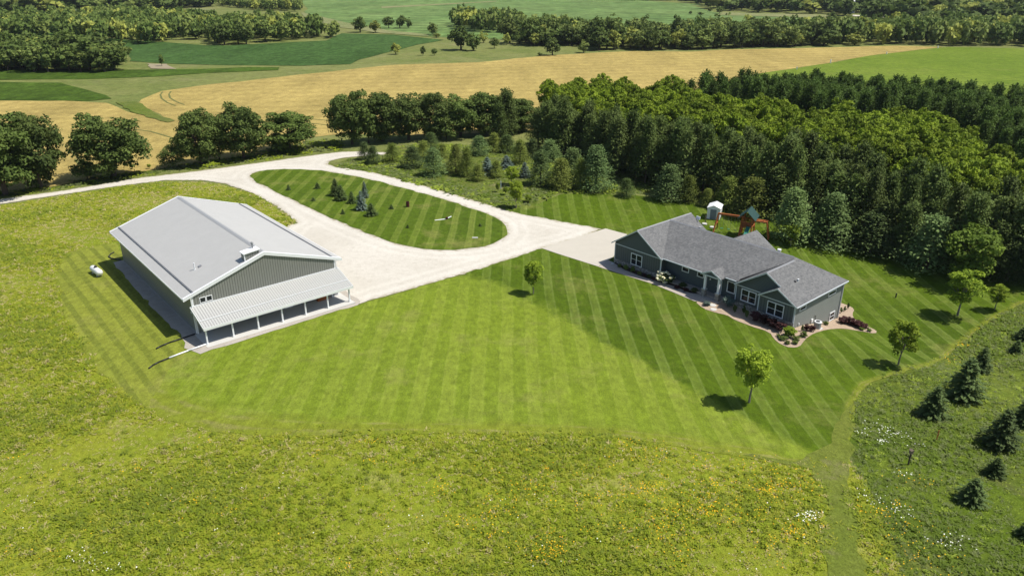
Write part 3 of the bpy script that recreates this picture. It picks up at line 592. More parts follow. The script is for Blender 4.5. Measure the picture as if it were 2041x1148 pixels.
def win(name, a, b_, n=1, face='v', at_=0., mull=True, glassm=None):
    """a=(lo,hi) along the wall, b_=(z0,z1), sashes n; face v: looks to -v, face u: looks to +u"""
    fr = MB(); pn = MB(); w_ = .10
    def bx(mb, s0, s1, z0, z1, d0, d1):
        if face == 'v': mb.box(s0, s1, at_ - d1, at_ - d0, z0, z1)
        else: mb.box(at_ + d0, at_ + d1, s0, s1, z0, z1)
    bx(fr, a[0] - w_, a[1] + w_, b_[1], b_[1] + w_, .005, .08); bx(fr, a[0] - w_, a[1] + w_, b_[0] - w_, b_[0], .005, .09)
    bx(fr, a[0] - w_, a[0], b_[0], b_[1], .005, .08); bx(fr, a[1], a[1] + w_, b_[0], b_[1], .005, .08)
    sw = (a[1] - a[0]) / n
    for k in range(1, n): bx(fr, a[0] + k * sw - .06, a[0] + k * sw + .06, b_[0], b_[1], .005, .08)
    if mull:
        zm = b_[0] + (b_[1] - b_[0]) * .5; bx(fr, a[0], a[1], zm - .025, zm + .025, .005, .06)
    o = fr.build(name, M_white, house); bx(pn, a[0], a[1], b_[0], b_[1], .003, .03); pn.build('pane', glassm or M_glass, o); return o
win('window', (3.3, 5.2), (.15, 1.7), 2, at_=0); win('window', (11.6, 12.6), (1.25, 1.8), 1, at_=1.2, mull=False); win('window', (14.2, 15.1), (1.25, 1.8), 1, at_=1.2, mull=False)
win('window', (19.25, 20.3), (.72, 2.1), 1, at_=.9, mull=False); win('window', (21.75, 23.75), (.48, 1.95), 2, at_=.4); win('window', (26.0, 28.1), (.35, 1.92), 2, at_=-.35)
win('window', (.75, 2.05), (1.55, 1.92), 1, 'u', 29.65, False); win('window', (7.8, 9.6), (1.5, 1.88), 1, 'u', 29.65, False); win('window', (9.3, 10.4), (-2.55, -1.5), 1, 'u', 29.65)
dr_ = MB().box(16.55, 17.5, 1.12, 1.197, -.5, 1.75).build('entry_door', M_lapd, house, label='blue-grey entry door under the portico'); MB().tube((17.38, 1.06, .7), (17.38, 1.12, .7), .04).build('door_handle', M_white, dr_)
win('sidelight', (17.72, 18.05), (-.35, 1.65), 1, at_=1.2, mull=False)
for u in (16.5, 18.65):
    c = MB(); c.box(u - .14, u + .14, -.48, -.2, .52, 2.48); cc = c.build('portico_column', M_white, house)
    MB().box(u - .27, u + .27, -.61, -.07, -1.2, .46).build('stone_pier', M_stone, cc); MB().box(u - .31, u + .31, -.65, -.03, .46, .53).build('pier_cap', M_slab, cc)
MB().box(8.75, 20.7, -.05, 1.196, -1.2, -.42).build('porch_floor', M_walkc, house)
MB().box(15.9, 19.2, -1.2, -.055, -1.2, -.56).build('entry_step', M_walkc, house)
for k, (a, b_) in enumerate(((1.0, 5.9), (7.2, 10.0))):
    g = MB().box(-.07, -.005, a, b_, -.74, 1.7)
    for q in range(1, 4): g.box(-.085, -.071, a + .05, b_ - .05, -.74 + q * .6 - .02, -.74 + q * .6)
    g.build('garage_door', M_htrim, house)
v_ = MB(); v_.lathe([(.12, 3.55), (.12, 4.3)], (27.4, 3.6, 0), 8); v_.build('vent_pipe', M_white, house)
MB().lathe([(.2, 3.6), (.2, 4.15), (.02, 4.2)], (27.3, 3.0, 0), 8).build('roof_vent', M_black, house)
MB().lathe([(.22, 3.0), (.22, 4.65), (.28, 4.66), (.28, 4.85)], (19.6, 12.3, -.9), 10).build('flue', M_white, house)
MB().box(6.9, 7.3, 10.7, 11.1, 3.5, 4.35).build('chimney', M_ridge, house)
sdh = MB(); sdh.tube((5.8, 12.0, 4.4), (5.8, 12.1, 5.0), .04); sdh.prism([(5.3, 12.15, 4.95), (6.1, 12.0, 4.95), (6.1, 12.15, 5.35), (5.3, 12.3, 5.35)], (.02, .08, 0)); sdh.build('satellite_dish', M_white, house)
MB().box(29.66, 29.8, 4.15, 4.5, -1.1, -.7).build('electric_meter', M_white, house); MB().path([(29.7, 4.9, -.4), (29.72, 5.2, -.5), (29.75, 5.1, -1.8)], .03).build('conduit', M_black, house)
MB().box(29.66, 29.76, .95, 1.1, -.45, -.25).build('wall_outlet', M_white, house); MB().box(16.2, 16.35, 1.1, 1.19, 1.3, 1.5).build('porch_light', M_white, house)

def gz(u, v): X, Y = hw(u, v); return X, Y, float(hgt(X, Y))
X, Y, Z = gz(31.05, 3.2); ac = empty('air_conditioner', (X, Y, Z + .09), HA, label='grey round-topped air conditioning unit beside the end wall of the house', cat='air conditioner')
MB().lathe([(.42, .05), (.44, .1), (.44, .85), (.42, .9)], n=20).build('condenser_body', M_acgrey, ac); MB().lathe([(.45, .86), (.47, .9), (.43, .97), (.3, .97)], n=20).build('top_ring', M_white, ac); MB().lathe([(.27, .971), (.27, .99), (.05, .995)], n=16).build('fan_grille', M_black, ac)
MB().box(-.55, .55, -.55, .55, -.1, .05).build('pad', M_slab, ac)
# timber edging wall
pts = [gz(30.0, 11.6), gz(31.6, 11.3), gz(32.3, 11.2), gz(34.0, 11.5)]
tw = MB()
for p, q in zip(pts, pts[1:]):
    for k in range(2): tw.beam((p[0], p[1], p[2] + .1 + k * .16), (q[0], q[1], q[2] + .1 + k * .16), .16, .15)
tw.build('timber_edging', M_wood, label='low weathered timber edging beside the rock bed behind the house end', cat='garden edging')
X, Y, Z = at(1418, 437.5)
# shed
S0 = at(1408, 436.5); shd = empty('garden_shed', (S0[0], S0[1], S0[2]), math.atan2(at(1432.6, 439.6)[1] - S0[1], at(1432.6, 439.6)[0] - S0[0]), label='small white metal garden shed with a grey door behind the house', cat='shed')
m_ = MB(); m_.poly([(0, 0, 0), (2.2, 0, 0), (2.2, 0, 2.05), (1.1, 0, 2.5), (0, 0, 2.05)]); m_.poly([(0, 2.8, 0), (0, 2.8, 2.05), (1.1, 2.8, 2.5), (2.2, 2.8, 2.05), (2.2, 2.8, 0)]); m_.poly([(0, 0, 0), (0, 0, 2.05), (0, 2.8, 2.05), (0, 2.8, 0)]); m_.poly([(2.2, 0, 0), (2.2, 2.8, 0), (2.2, 2.8, 2.05), (2.2, 0, 2.05)]); m_.build('wall', M_shed, shd)
m_ = MB(); m_.prism([(-.1, -.12, 2.03), (1.1, -.12, 2.54), (1.1, 2.92, 2.54), (-.1, 2.92, 2.03)], (0, 0, .06)); m_.prism([(2.3, -.12, 2.03), (2.3, 2.92, 2.03), (1.1, 2.92, 2.54), (1.1, -.12, 2.54)], (0, 0, .06)); m_.build('roof', M_white, shd)
dd = MB().box(.55, 1.6, -.05, -.005, .08, 1.85).build('door', M_sheddoor, shd); MB().box(1.03, 1.05, -.07, -.051, .1, 1.84).build('door_seam', M_guard, dd)
MB().box(.45, .54, -.04, -.004, .0, 1.95).box(1.61, 1.7, -.04, -.004, 0, 1.95).box(.54, 1.61, -.04, -.004, 1.86, 1.95).build('door_frame', M_white, shd)
# play set
G0 = at(1487, 470); ps = empty('play_set', (G0[0], G0[1], G0[2]), R(-28), label='cedar play set with green canopy, swings, climbing ladder and slide', cat='play set')
m_ = MB()
for x in (-.9, .9):
    for y in (-.9, .9): m_.beam((x * 1.15, y * 1.15, 0), (x * .85, y * .85, 2.9), .19)
m_.build('tower_frame', M_cedar, ps)
m_ = MB(); m_.box(-1, 1, -1, 1, 1.45, 1.55)
for x in (-.98, .98): m_.beam((x, -.95, 2.15), (x, .95, 2.15), .08)
for y in (-.98, .98): m_.beam((-.95, y, 2.15), (.95, y, 2.15), .08)
for k in range(9):
    for y in (-.98, .98): m_.beam((-.9 + k * .22, y, 1.55), (-.9 + k * .22, y, 2.15), .06)
m_.build('deck', M_cedar, ps)
m_ = MB(); m_.prism([(-1.5, -1.45, 2.55), (0, -1.45, 3.7), (0, 1.45, 3.7), (-1.5, 1.45, 2.55)], (0, 0, .04)); m_.prism([(1.5, -1.45, 2.55), (0, -1.45, 3.7), (0, 1.45, 3.7), (1.5, 1.45, 2.55)], (0, 0, .04)); m_.build('canopy', M_dkgreen, ps)
m_ = MB(); m_.beam((-5.0, 0, 2.5), (-.9, 0, 2.5), .2, .24)
for y in (-1, 1): m_.beam((-5.0, 0, 2.55), (-5.3, y * 1.2, 0), .2)
m_.beam((-5.1, -.65, 1.2), (-5.1, .65, 1.2), .1); m_.build('swing_frame', M_cedar, ps)
for x in (-4.2, -3.0, -1.9):
    s_ = MB(); s_.box(x - .25, x + .25, -.1, .1, .5, .54); o = s_.build('swing', M_greenplastic, ps); MB().tube((x - .24, 0, .54), (x - .24, 0, 2.42), .015, n=4).tube((x + .24, 0, .54), (x + .24, 0, 2.42), .015, n=4).build('chain', M_guard, o)
m_ = MB()
for y in (-.35, .35): m_.beam((.9, y, 2.3), (3.2, y, 2.3), .17); m_.beam((3.1, y, 2.35), (3.7, y, 0), .17)
for k in range(9): m_.beam((1.1 + k * .25, -.35, 2.36), (1.1 + k * .25, .35, 2.36), .06)
for k in range(6): t_ = (k + .5) / 6; m_.beam((3.1 + .6 * t_, -.4, 2.3 - 2.3 * t_), (3.1 + .6 * t_, .4, 2.3 - 2.3 * t_), .13)
m_.build('monkey_bars', M_cedar, ps)
m_ = MB(); m_.prism([(.1, -1.0, 1.55), (.65, -1.0, 1.55), (.65, -3.6, .15), (.1, -3.6, .15)], (0, 0, .05))
for x in (.08, .65): m_.prism([(x, -1.0, 1.55), (x, -3.6, .15), (x, -3.6, .35), (x, -1.0, 1.75)], (.04, 0, 0))
m_.build('slide', M_greenplastic, ps)
m_ = MB()
for x in (-.7, -.1): m_.beam((x, -.95, 1.6), (x, -1.9, 0), .1)
for k in range(5): t_ = (k + .6) / 5.2; m_.beam((-.75, -.95 - .95 * t_, 1.6 - 1.6 * t_), (-.05, -.95 - .95 * t_, 1.6 - 1.6 * t_), .08)
m_.build('ladder', M_cedar, ps)
ps.scale = (.98, 1.2, 1.25)
# small things on the ground
def disc(name, p, r, h_, mat, **k): X, Y, Z = at(*p); return MB().lathe([(r, -.1), (r, h_ - .03), (r - .05, h_)], (X, Y, Z + .06), 14).build(name, mat, **k)
disc('septic_lid', (1404, 448), .45, .2, M_slab, label='round pale concrete septic lid nearest the house corner behind the garage', cat='lid')
disc('septic_lid', (1419, 454.5), .4, .2, M_slab, label='round pale concrete septic lid on the grass nearer the play set', cat='lid')
X, Y, Z = at(1405.5, 445); MB().box(X - .06, X + .06, Y - .06, Y + .06, Z, Z + 1.4).build('yard_post', M_wood, label='thin wooden post on the lawn beside the garage rear corner', cat='post')
X, Y, Z = at(813, 413.5); br = MB().lathe([(.3, 0), (.31, .02), (.3, .3), (.32, .32), (.3, .34), (.3, .62), (.32, .64), (.3, .66), (.31, .95), (.26, .95), (.24, .7)], (X, Y, Z + .1), 16).build('burn_barrel', M_rust, label='dark red rusty barrel standing on the island lawn', cat='barrel')
X, Y, Z = at(888, 438.5); t = empty('scrap_boards', (X, Y, Z + .12), R(20), label='white boards and a dark brick lying on the island lawn', cat='boards')
MB().prism([(-1.9, -.15, 0), (.3, -.1, .02), (.3, .15, .02), (-1.9, .1, 0)], (0, 0, .05)).build('board', M_white, t); MB().prism([(.2, -.1, .05), (1.2, .3, .25), (1.1, .5, .25), (.1, .1, .05)], (0, 0, .05)).build('board', M_white, t); MB().box(.05, .4, -.2, .15, .06, .35).build('brick', M_rust, t)
X, Y, Z = at(947.5, 476); MB().box(X - .5, X + .4, Y - .18, Y + .2, Z + .08, Z + .22).build('concrete_cover', M_slab, label='small white rectangular cover on the near tip of the island lawn', cat='cover')
def post(name, p, h_, w_, mat, cap=None, **k):
    X, Y, Z = at(*p); t = empty(name, (X, Y, Z), random.uniform(0, 1), **k); MB().box(-w_/2, w_/2, -w_/2, w_/2, 0, h_).build('post', mat, t)
    if cap: MB().box(-.14, .14, -.12, .12, h_ - .15, h_ + .2).prism([(-.18, -.17, h_ + .2), (.18, -.17, h_ + .2), (0, -.17, h_ + .32)], (0, .34, 0)).build('nest_box', cap, t)
    return t
post('birdhouse_post', (1810, 926), 1.35, .1, M_darkwood, M_wood, label='dark wooden post with a bird box in the tall grass at right', cat='birdhouse')
post('marker_stake', (1866, 879), 1.2, .07, M_cedar, label='faint reddish stake in the grass between the spruces and the bird box', cat='stake')
post('yard_marker', (1785, 594), .75, .14, M_black, None, label='short black yard marker on the lawn right of the house', cat='marker')
post('yard_marker', (1089, 402), .5, .14, M_black, None, label='small dark marker at the edge of the striped lawn behind the drive', cat='marker')
for p, lb in (((1655, 127), 'tallest white post on the edge of wheat and hay field'), ((1767, 109), 'small white post farther along the hay field edge'), ((1588, 139.5), 'nearest thin white post along the hay field edge'), ((1869, 97), 'farthest white post at the hay field corner by the trees')):
    post('field_post', p, 1.7 if p[0] == 1655 else 1.2, .3, M_white, label=lb, cat='post', group='white posts along the field edge')
post('tree_tube', (998.5, 376.5), 1.5, .16, M_white, label='white tree guard tube in the long grass by young shrubs', cat='tree guard')
#TREES#
# ------------------------------------------------------------------ foliage prototypes (10 m tall, scaled when placed)
def quads(C, Nn, S, rg, asp=.8, T=None):
    """leaf clumps: centres, normals, half sizes -> (verts, faces)"""
    Nn = Nn / (np.linalg.norm(Nn, axis=1, keepdims=True) + 1e-9)
    A = rg.normal(size=Nn.shape) if T is None else T
    A = A - (A * Nn).sum(1, keepdims=True) * Nn; A /= np.linalg.norm(A, axis=1, keepdims=True) + 1e-9
    B = np.cross(Nn, A); S = S[:, None]; k = rg.uniform(.7, 1.15, (4, len(C), 1))
    bend = Nn * S * .35
    V = np.stack([C - A * S * k[0] - bend, C - B * S * asp * k[1], C + A * S * k[2] - bend, C + B * S * asp * k[3]], 1).reshape(-1, 3)
    return V, np.arange(len(C) * 4).reshape(-1, 4)
def sph(n, rg):
    d = rg.normal(size=(n, 3)); return d / np.linalg.norm(d, axis=1, keepdims=True)
def crown_broad(seed, w=9.5, z0=2.0, z1=10., nb=55, n=3200, leaf=.30, lean=0., flat=.0, br=(.13, .2), spread=.78, full=0.):
    rg = np.random.default_rng(seed)
    c = np.array([lean, 0, (z0 + z1) / 2]); ax = np.array([w / 2, w / 2, (z1 - z0) / 2])
    d = sph(nb, rg); rr = rg.uniform(.25, 1, nb) ** .45 * spread
    P = c + d * rr[:, None] * ax * rg.uniform(.85, 1.12, (nb, 1)); P[:, 2] = np.maximum(P[:, 2], z0 + .7)
    low = (P[:, 2] - z0) / (z1 - z0); P[:, :2] *= (1 + (full - .28) * (1 - low[:, None]) ** 2)
    rad = rg.uniform(br[0], br[1], nb) * w; bt = rg.uniform(0, 1, nb)
    k = rg.choice(nb, n, p=rad ** 2 / (rad ** 2).sum()); D = sph(n, rg); D[:, 2] = np.where(rg.random(n) < .6, np.abs(D[:, 2]), D[:, 2])
    Q = P[k] + D * rad[k][:, None] * rg.uniform(.55, 1.08, (n, 1)) * np.array([1, 1, .8])
    keep = Q[:, 2] > z0 - .3
    Q, D, k = Q[keep], D[keep], k[keep]
    Nn = D + rg.normal(size=D.shape) * .55 + np.array([0, 0, .25])
    V, Fc = quads(Q, Nn, leaf * rg.uniform(.6, 1.3, len(Q)), rg)
    t = np.clip(.55 * bt[k] + .45 * rg.random(len(Q)), 0, 1)
    return V, Fc, t, P
def trunk_mesh(seed, h=6., r=.32, ends=None, nl=6, mat_n=0):
    rg = np.random.default_rng(seed); m = MB(); pts = [(0, 0, -.3)]
    for i in range(4): pts.append((rg.normal() * .12 * i, rg.normal() * .12 * i, h * (i + 1) / 4))
    for i in range(4): m.tube(pts[i], pts[i + 1], r * (1.15 - i * .22), r * (1.15 - (i + 1) * .22), n=7)
    if ends is not None:
        for e in ends[rg.choice(len(ends), min(nl, len(ends)), replace=False)]:
            s = Vector(pts[rg.integers(2, 4)]); e = Vector(e); mid = s.lerp(e, .5) + Vector((0, 0, -.15 * (e - s).length * .5 + .3))
            m.tube(s, mid, r * .5, r * .34, n=5); m.tube(mid, e, r * .34, r * .1, n=5)
    return m.v, m.f
def crown_spruce(seed, w=6., z0=.3, whorls=17, n_br=12, leaf=.26, droop=.16, shape=.6, rag=.22):
    rg = np.random.default_rng(seed); C = []; Nn = []; T = []; tt = []
    for i in range(whorls):
        f = i / whorls; z = z0 + (10 - z0) * f; rad = (w / 2) * (1 - f) ** shape * rg.uniform(1 - rag, 1 + rag * .6)
        if i < 2: rad *= .85
        nb = max(4, int(n_br * (1 - f * .6)))
        for j in range(nb):
            a = 2 * math.pi * (j + rg.random() * .8) / nb; L_ = rad * rg.uniform(.8, 1.08); q = max(3, int(L_ / (leaf * .85)) + 1); bt = rg.random()
            for k in range(q):
                s = (k + .6) / q; r_ = L_ * s
                x, y = math.cos(a) * r_, math.sin(a) * r_; zz = z + (10 - z0) / whorls * .6 * rg.random() - droop * r_ * .6 + .12 * L_ * s * s
                wd = leaf * 1.6 * (1 - .5 * s)
                for sd_ in (-1, 1) if k < q - 1 else (0,):
                    C.append((x - math.sin(a) * sd_ * wd * .7, y + math.cos(a) * sd_ * wd * .7, zz)); Nn.append((math.cos(a) * .55 + rg.normal() * .3, math.sin(a) * .55 + rg.normal() * .3, .9))
                    T.append((math.cos(a), math.sin(a), -.25)); tt.append(np.clip(.25 * rg.random() + .45 * s * bt + .3 * s, 0, 1))
    C.append((0, 0, 10)); Nn.append((1, 0, .1)); T.append((0, 0, 1)); tt.append(.7)
    C = np.array(C); V, Fc = quads(C, np.array(Nn), leaf * rg.uniform(.8, 1.25, len(C)), rg, .62, np.array(T)); return V, Fc, np.array(tt), None
def crown_pine(seed, w=5.5, z0=.8, n=1900, leaf=.24, shape=.75, up=.35, tuft=9):
    """loose conifer: branch tips carry upward pointing tufts"""
    rg = np.random.default_rng(seed); nb = n // tuft
    f = rg.random(nb) ** .85; z = z0 + (9.7 - z0) * f; rmax = (w / 2) * (1 - f) ** shape * (1 - .35 * np.clip((.15 - f) / .15, 0, 1))
    a = rg.random(nb) * 6.283; sect = 1 + .28 * np.sin(a * 3 + seed) * np.sin(z * 1.7 + seed); rr = rmax * (.35 + .65 * rg.random(nb) ** .5) * sect
    tip = np.stack([np.cos(a) * rr, np.sin(a) * rr, z + up * rr * .5], 1); bt = rg.random(nb)
    k = np.repeat(np.arange(nb), tuft); out = np.stack([np.cos(a), np.sin(a), np.full(nb, .9)], 1)[k]
    D = rg.normal(size=(len(k), 3)) * np.array([1, 1, .8]); Q = tip[k] + D * (.32 + .04 * w) * .8
    Nn = out + rg.normal(size=Q.shape) * .7; T = out * .6 + rg.normal(size=Q.shape) * .6 + np.array([0, 0, .5])
    V, Fc = quads(Q, Nn, leaf * rg.uniform(.6, 1.35, len(Q)), rg, .5, T)
    t = np.clip(.45 * bt[k] + .35 * rg.random(len(k)) + .2 * (rr / (rmax + .01))[k] * sect[k] ** 0, 0, 1); return V, Fc, t, None
class Kind:
    """a few crown and trunk meshes of one kind of tree; every placed tree is a copy with its own Empty"""
    def __init__(s, crowns, leafm, barkm, w, trunks): s.cr = []; s.tr = []; s.w = w; s.lm = leafm; s.bm = barkm; s.n = 0; s.pine = False
def make_kind(name, fn, nvar, leafm, barkm, w, th, tr_, seed=0, limbs=0, **k):
    o = Kind(0, leafm, barkm, w, 0); o.name = name; o.pine = fn in (crown_pine, crown_spruce)
    for i in range(nvar):
        V, Fc, t, P = fn(seed + i, w=w, **k); me = npmesh(name + '_crown', V, Fc, tint=t); me.materials.append(leafm); o.cr.append(me)
        v, f = trunk_mesh(seed + i + 50, th, tr_, P if limbs else None, limbs); m2 = bpy.data.meshes.new(name + '_trunk'); m2.from_pydata(v, [], f); m2.update(); m2.materials.append(barkm); o.tr.append(m2)
    return o
def recolour(kd, name, leafm, barkm=None):
    o = Kind(0, leafm, barkm or kd.bm, kd.w, 0); o.name = name; o.tr = kd.tr; o.pine = kd.pine
    for m in kd.cr: c = m.copy(); c.name = name + '_crown'; c.materials.clear(); c.materials.append(leafm); o.cr.append(c)
    return o
def plant(kd, loc, h, w, name=None, label=None, cat='tree', group=None, i=None, trunk=True, rz=None):
    r = empty(name or kd.name, loc, random.uniform(0, 6.283) if rz is None else rz, label=label, cat=cat, group=group); i = kd.n % len(kd.cr) if i is None else i; kd.n += 1
    r.scale = (w / kd.w, w / kd.w, h / 10)
    c = bpy.data.objects.new('crown', kd.cr[i]); COL.objects.link(c); c.parent = r
    if trunk: t = bpy.data.objects.new('trunk', kd.tr[i]); COL.objects.link(t); t.parent = r
    return r
def place(kd, bx, by, top, wpx, label, name=None, **k):
    """tree whose foot, top and width the photo shows at these pixels"""
    X, Y, Z = at(bx, by); y = -(top - 574) / F; ct, st = math.cos(TH), math.sin(TH); dy, dz = ct + y * st, -st + y * ct
    t = Y / dy; h = H + t * dz - Z; depth = Y * ct - (Z + h * .5 - H) * st; wd = wpx * depth / F * (1.48 if kd.pine and kd not in (K_spruce, K_blue) else 1.22 if kd.pine else 1.)
    return plant(kd, (X, Y, Z - .02), h * 1.0, wd * 1.02, name, label, **k)
K_oak = make_kind('oak_tree', crown_broad, 4, L_oak, M_bark, 9., 5.5, .28, 11, 7, z0=-.2, nb=96, n=12000, leaf=.2, br=(.08, .15), spread=.86, full=.2)
K_bushy = make_kind('bushy_tree', crown_broad, 2, L_oak, M_bark, 8., 4., .2, 31, 4, z0=.1, nb=40, n=2600, leaf=.28, full=.9)
K_walnut = make_kind('bright_green_tree', crown_broad, 4, L_walnut, M_bark, 8., 6., .25, 41, 4, z0=2.5, nb=64, n=4200, leaf=.25, br=(.08, .13), spread=.85)
K_maple = make_kind('young_maple', crown_broad, 4, L_maple, M_barkp, 6., 5., .16, 61, 9, z0=1.9, nb=50, n=4200, leaf=.19, br=(.10, .16), spread=.84)
K_big = make_kind('broadleaf_tree', crown_broad, 2, L_bigtree, M_bark, 8., 6., .3, 71, 6, z0=.6, nb=60, n=4200, leaf=.25, br=(.10, .17))
K_pine = make_kind('pine_tree', crown_pine, 5, L_pine, M_bark, 4.6, 8.5, .17, 81, 0, z0=.9, n=3000, leaf=.21, shape=.75, up=.6)
K_bpine = recolour(K_pine, 'dark_green_pine', L_backpine)
K_wpine = make_kind('soft_pine', crown_pine, 4, L_wpine, M_bark, 6., 8., .2, 101, 0, z0=.0, n=4800, leaf=.18, shape=.88, up=.25)
K_ypine = recolour(K_wpine, 'yellow_green_pine', L_ygpine)
K_young = recolour(K_wpine, 'young_pine', L_spruce)
K_spruce = make_kind('spruce_tree', crown_spruce, 3, L_spruce, M_bark, 6., 8., .15, 121, 0)
K_blue = recolour(K_spruce, 'blue_spruce', L_blue)
K_fard = make_kind('distant_tree', crown_broad, 4, L_oak, M_bark, 9., 4., .3, 141, 0, z0=.4, nb=26, n=700, leaf=.55)
K_farm = recolour(K_fard, 'distant_tree', L_farmid); K_farl = recolour(K_fard, 'distant_tree', L_farlt)
K_dead = make_kind('dead_tree', crown_broad, 1, L_dead, M_barkp, 7., 8., .25, 161, 14, z0=3, nb=40, n=260, leaf=.12)

# oaks and bushes along the road
for kd, bx, by, t, w_, lb in (
  (K_oak, 12, 388, 217, 165, 'large dark oak cut by the left edge of the photo, beside the gravel road'),
  (K_oak, 82, 374, 222, 120, 'dark oak second from the left edge beside the gravel road'),
  (K_oak, 228, 352, 217, 148, 'dark open-crowned oak standing alone beside the gravel road, bush at its left'),
  (K_oak, 402, 328, 213, 104, 'rounded oak left of the forked slim tree beside the gravel road'),
  (K_bushy, 438, 320, 236, 56, 'slim oak with a bare leaning trunk between two large oaks by the road'),
  (K_oak, 487, 316, 199, 108, 'tallest oak of the roadside row, with bright green leaves in its crown'),
  (K_oak, 577, 301, 221, 118, 'broad low-branched oak at the right end of the roadside row'),
  (K_oak, 702, 288, 170, 92, 'oak at the left end of the dense oak row beyond the drive stub'),
  (K_oak, 762, 282, 178, 96, 'second oak from the left in the dense row beyond the drive stub'),
  (K_oak, 815, 279, 181, 92, 'third oak from the left in the dense row behind the young pines'),
  (K_oak, 868, 276, 181, 92, 'fourth oak from the left in the dense row behind the young pines'),
  (K_oak, 918, 272, 184, 92, 'fifth oak from the left in the dense row behind the young pines'),
  (K_oak, 962, 268, 179, 92, 'sixth oak from the left in the dense row, tallest of its right half'),
  (K_oak, 1008, 265, 188, 86, 'seventh oak from the left, where the oak row meets the pine wood'),
  (K_oak, 1040, 262, 194, 70, 'last oak of the row, half hidden against the pine wood'),
  (K_bushy, 735, 286, 190, 70, 'small oak filling the gap behind the first two trees of the dense row'),
  (K_bushy, 890, 278, 215, 60, 'low bushy oak under the middle of the dense oak row'),
  (K_bushy, 175, 359, 313, 54, 'low dark bush at the foot of the lone open-crowned oak'),
  (K_bushy, 345, 335, 283, 50, 'small pyramidal dark tree left of the rounded roadside oak')):
    place(kd, bx, by, t, w_, lb, name='oak_tree' if 'oak' in lb.split(' with ')[0] and 'bush at the foot' not in lb else 'bushy_tree', cat='tree' if 'bush at' not in lb or 'oak ' in lb[:40] else 'bush')
place(K_maple, 298, 337, 326, 9, 'tiny sapling in the wheat edge between two roadside trees')
place(K_walnut, 1333, 225, 146, 62, 'round bright tree standing above the wood at the wheat field edge')

# plantation: far pine belt, bright broadleaf belt, near pine belt. Outlines trace the tree tops at their height
def belt(poly_px, h, sp, seed):
    P = [unp(q[0], q[1], h * .8) if len(q) == 2 else unp(q[0], q[2], -1.) for q in poly_px]; rg = np.random.default_rng(seed); xs = [p[0] for p in P]; ys = [p[1] for p in P]; out = []
    y = min(ys); r = 0
    X, Y = np.meshgrid(np.arange(min(xs), max(xs), sp), np.arange(min(ys), max(ys), sp * .9)); X = X + (np.arange(X.shape[0])[:, None] % 2) * sp / 2
    X = X.ravel() + rg.normal(size=X.size) * sp * .14; Y = Y.ravel() + rg.normal(size=Y.size) * sp * .14; k = pip(X, Y, P); return list(zip(X[k], Y[k]))
B_back = belt([(1366,168),(1440,162),(1554,161),(1672,162),(1829,174),(2041,192),(2200,205),(2250,290),(2041,268),(1958,245),(1905,225),(1800,205),(1632,202),(1515,188),(1420,176)], 11, 3.7, 5)
B_mid = belt([(1085,185),(1105,170),(1150,168),(1200,163),(1262,176),(1330,172),(1417,190),(1515,206),(1632,220),(1809,222),(1890,236),(1958,272),(2041,292),(2200,330),(2200,420),(2041,352),(1927,334),(1789,313),(1672,290),(1534,272),(1440,252),(1338,240),(1240,238),(1180,222),(1120,205)], 11, 5.0, 6)
B_front = belt([(985,214),(1040,208),(1085,206),(1130,212),(1240,236),(1338,250),(1534,282),(1672,300),(1789,322),(1927,345),(2041,362),(2250,400),(2300,'g',600),(2041,'g',548),(1950,'g',528),(1850,'g',503),(1740,'g',478),(1640,'g',448),(1540,'g',430),(1430,'g',404),(1330,'g',385),(1240,'g',366),(1150,'g',332),(1060,'g',302),(990,'g',280)], 12, 3.4, 8)
def merge(name, items, label, kinds, mats, cat='woodland'):
    """one mesh for far rows that read as one mass; items: (x, y, height, width, kind index)"""
    Vs = []; Fs = []; Ts = []; Ms = []; b = 0
    for (x, y, hh, ww, mi) in items:
        pr_ = kinds[mi]; V, Fc, t, w0 = pr_[random.randrange(len(pr_))]; s = ww / w0; a = random.uniform(0, 6.28); c, s_ = math.cos(a), math.sin(a)
        Vs.append(np.column_stack([(V[:, 0] * c - V[:, 1] * s_) * s + x, (V[:, 0] * s_ + V[:, 1] * c) * s + y, V[:, 2] * hh / 10 + float(hgt(x, y))]))
        Fs.append(Fc + b); Ts.append(np.clip(t * .75 + random.uniform(0, .25), 0, 1)); Ms.append(np.full(len(Fc), mi)); b += len(V)
    return link(name, npmesh(name, np.vstack(Vs), np.vstack(Fs), np.concatenate(Ms), np.concatenate(Ts)), mats, kind='stuff', label=label, cat=cat)
dist = lambda p: p[0] ** 2 + p[1] ** 2
pines = sorted([(p[0], p[1], 0) for p in B_front] + [(p[0], p[1], 1) for p in B_back], key=dist)
for x, y, k in pines[:262]:
    plant([K_pine, K_bpine][k], (x, y, float(hgt(x, y)) - .05), [12, 11.5][k] * random.uniform([.72, .84][k], 1.12), 5.2 * random.uniform(.85, 1.25), 'pine_tree',
          ['tall dark olive pine in the dense wood behind the house', 'tall dark pine in the narrow belt along the bright hay field'][k], group=['pines in the dense wood behind the house', 'pines in the belt along the hay field'][k])
mp = [(*crown_pine(300 + i, w=4.6, z0=1.2, n=2000, leaf=.25, shape=.75, up=.6)[:3], 4.6) for i in range(4)]
merge('pine_belt', [(x, y, [12, 11.5][k] * random.uniform(.84, 1.1), 5.2 * random.uniform(.85, 1.25), k) for x, y, k in pines[262:]], 'rear rows of dark pines in the wood and along the bright hay field', [mp, mp], [L_pine, L_backpine])
for x, y in sorted(B_mid, key=dist)[:285]:
    plant(K_walnut, (x, y, float(hgt(x, y)) - .05), 11.2 * random.uniform(.86, 1.1), 7.4 * random.uniform(.85, 1.2), 'broadleaf_tree', 'bright green broadleaf tree in the belt between the two pine belts', group='bright broadleaf trees in the wood')

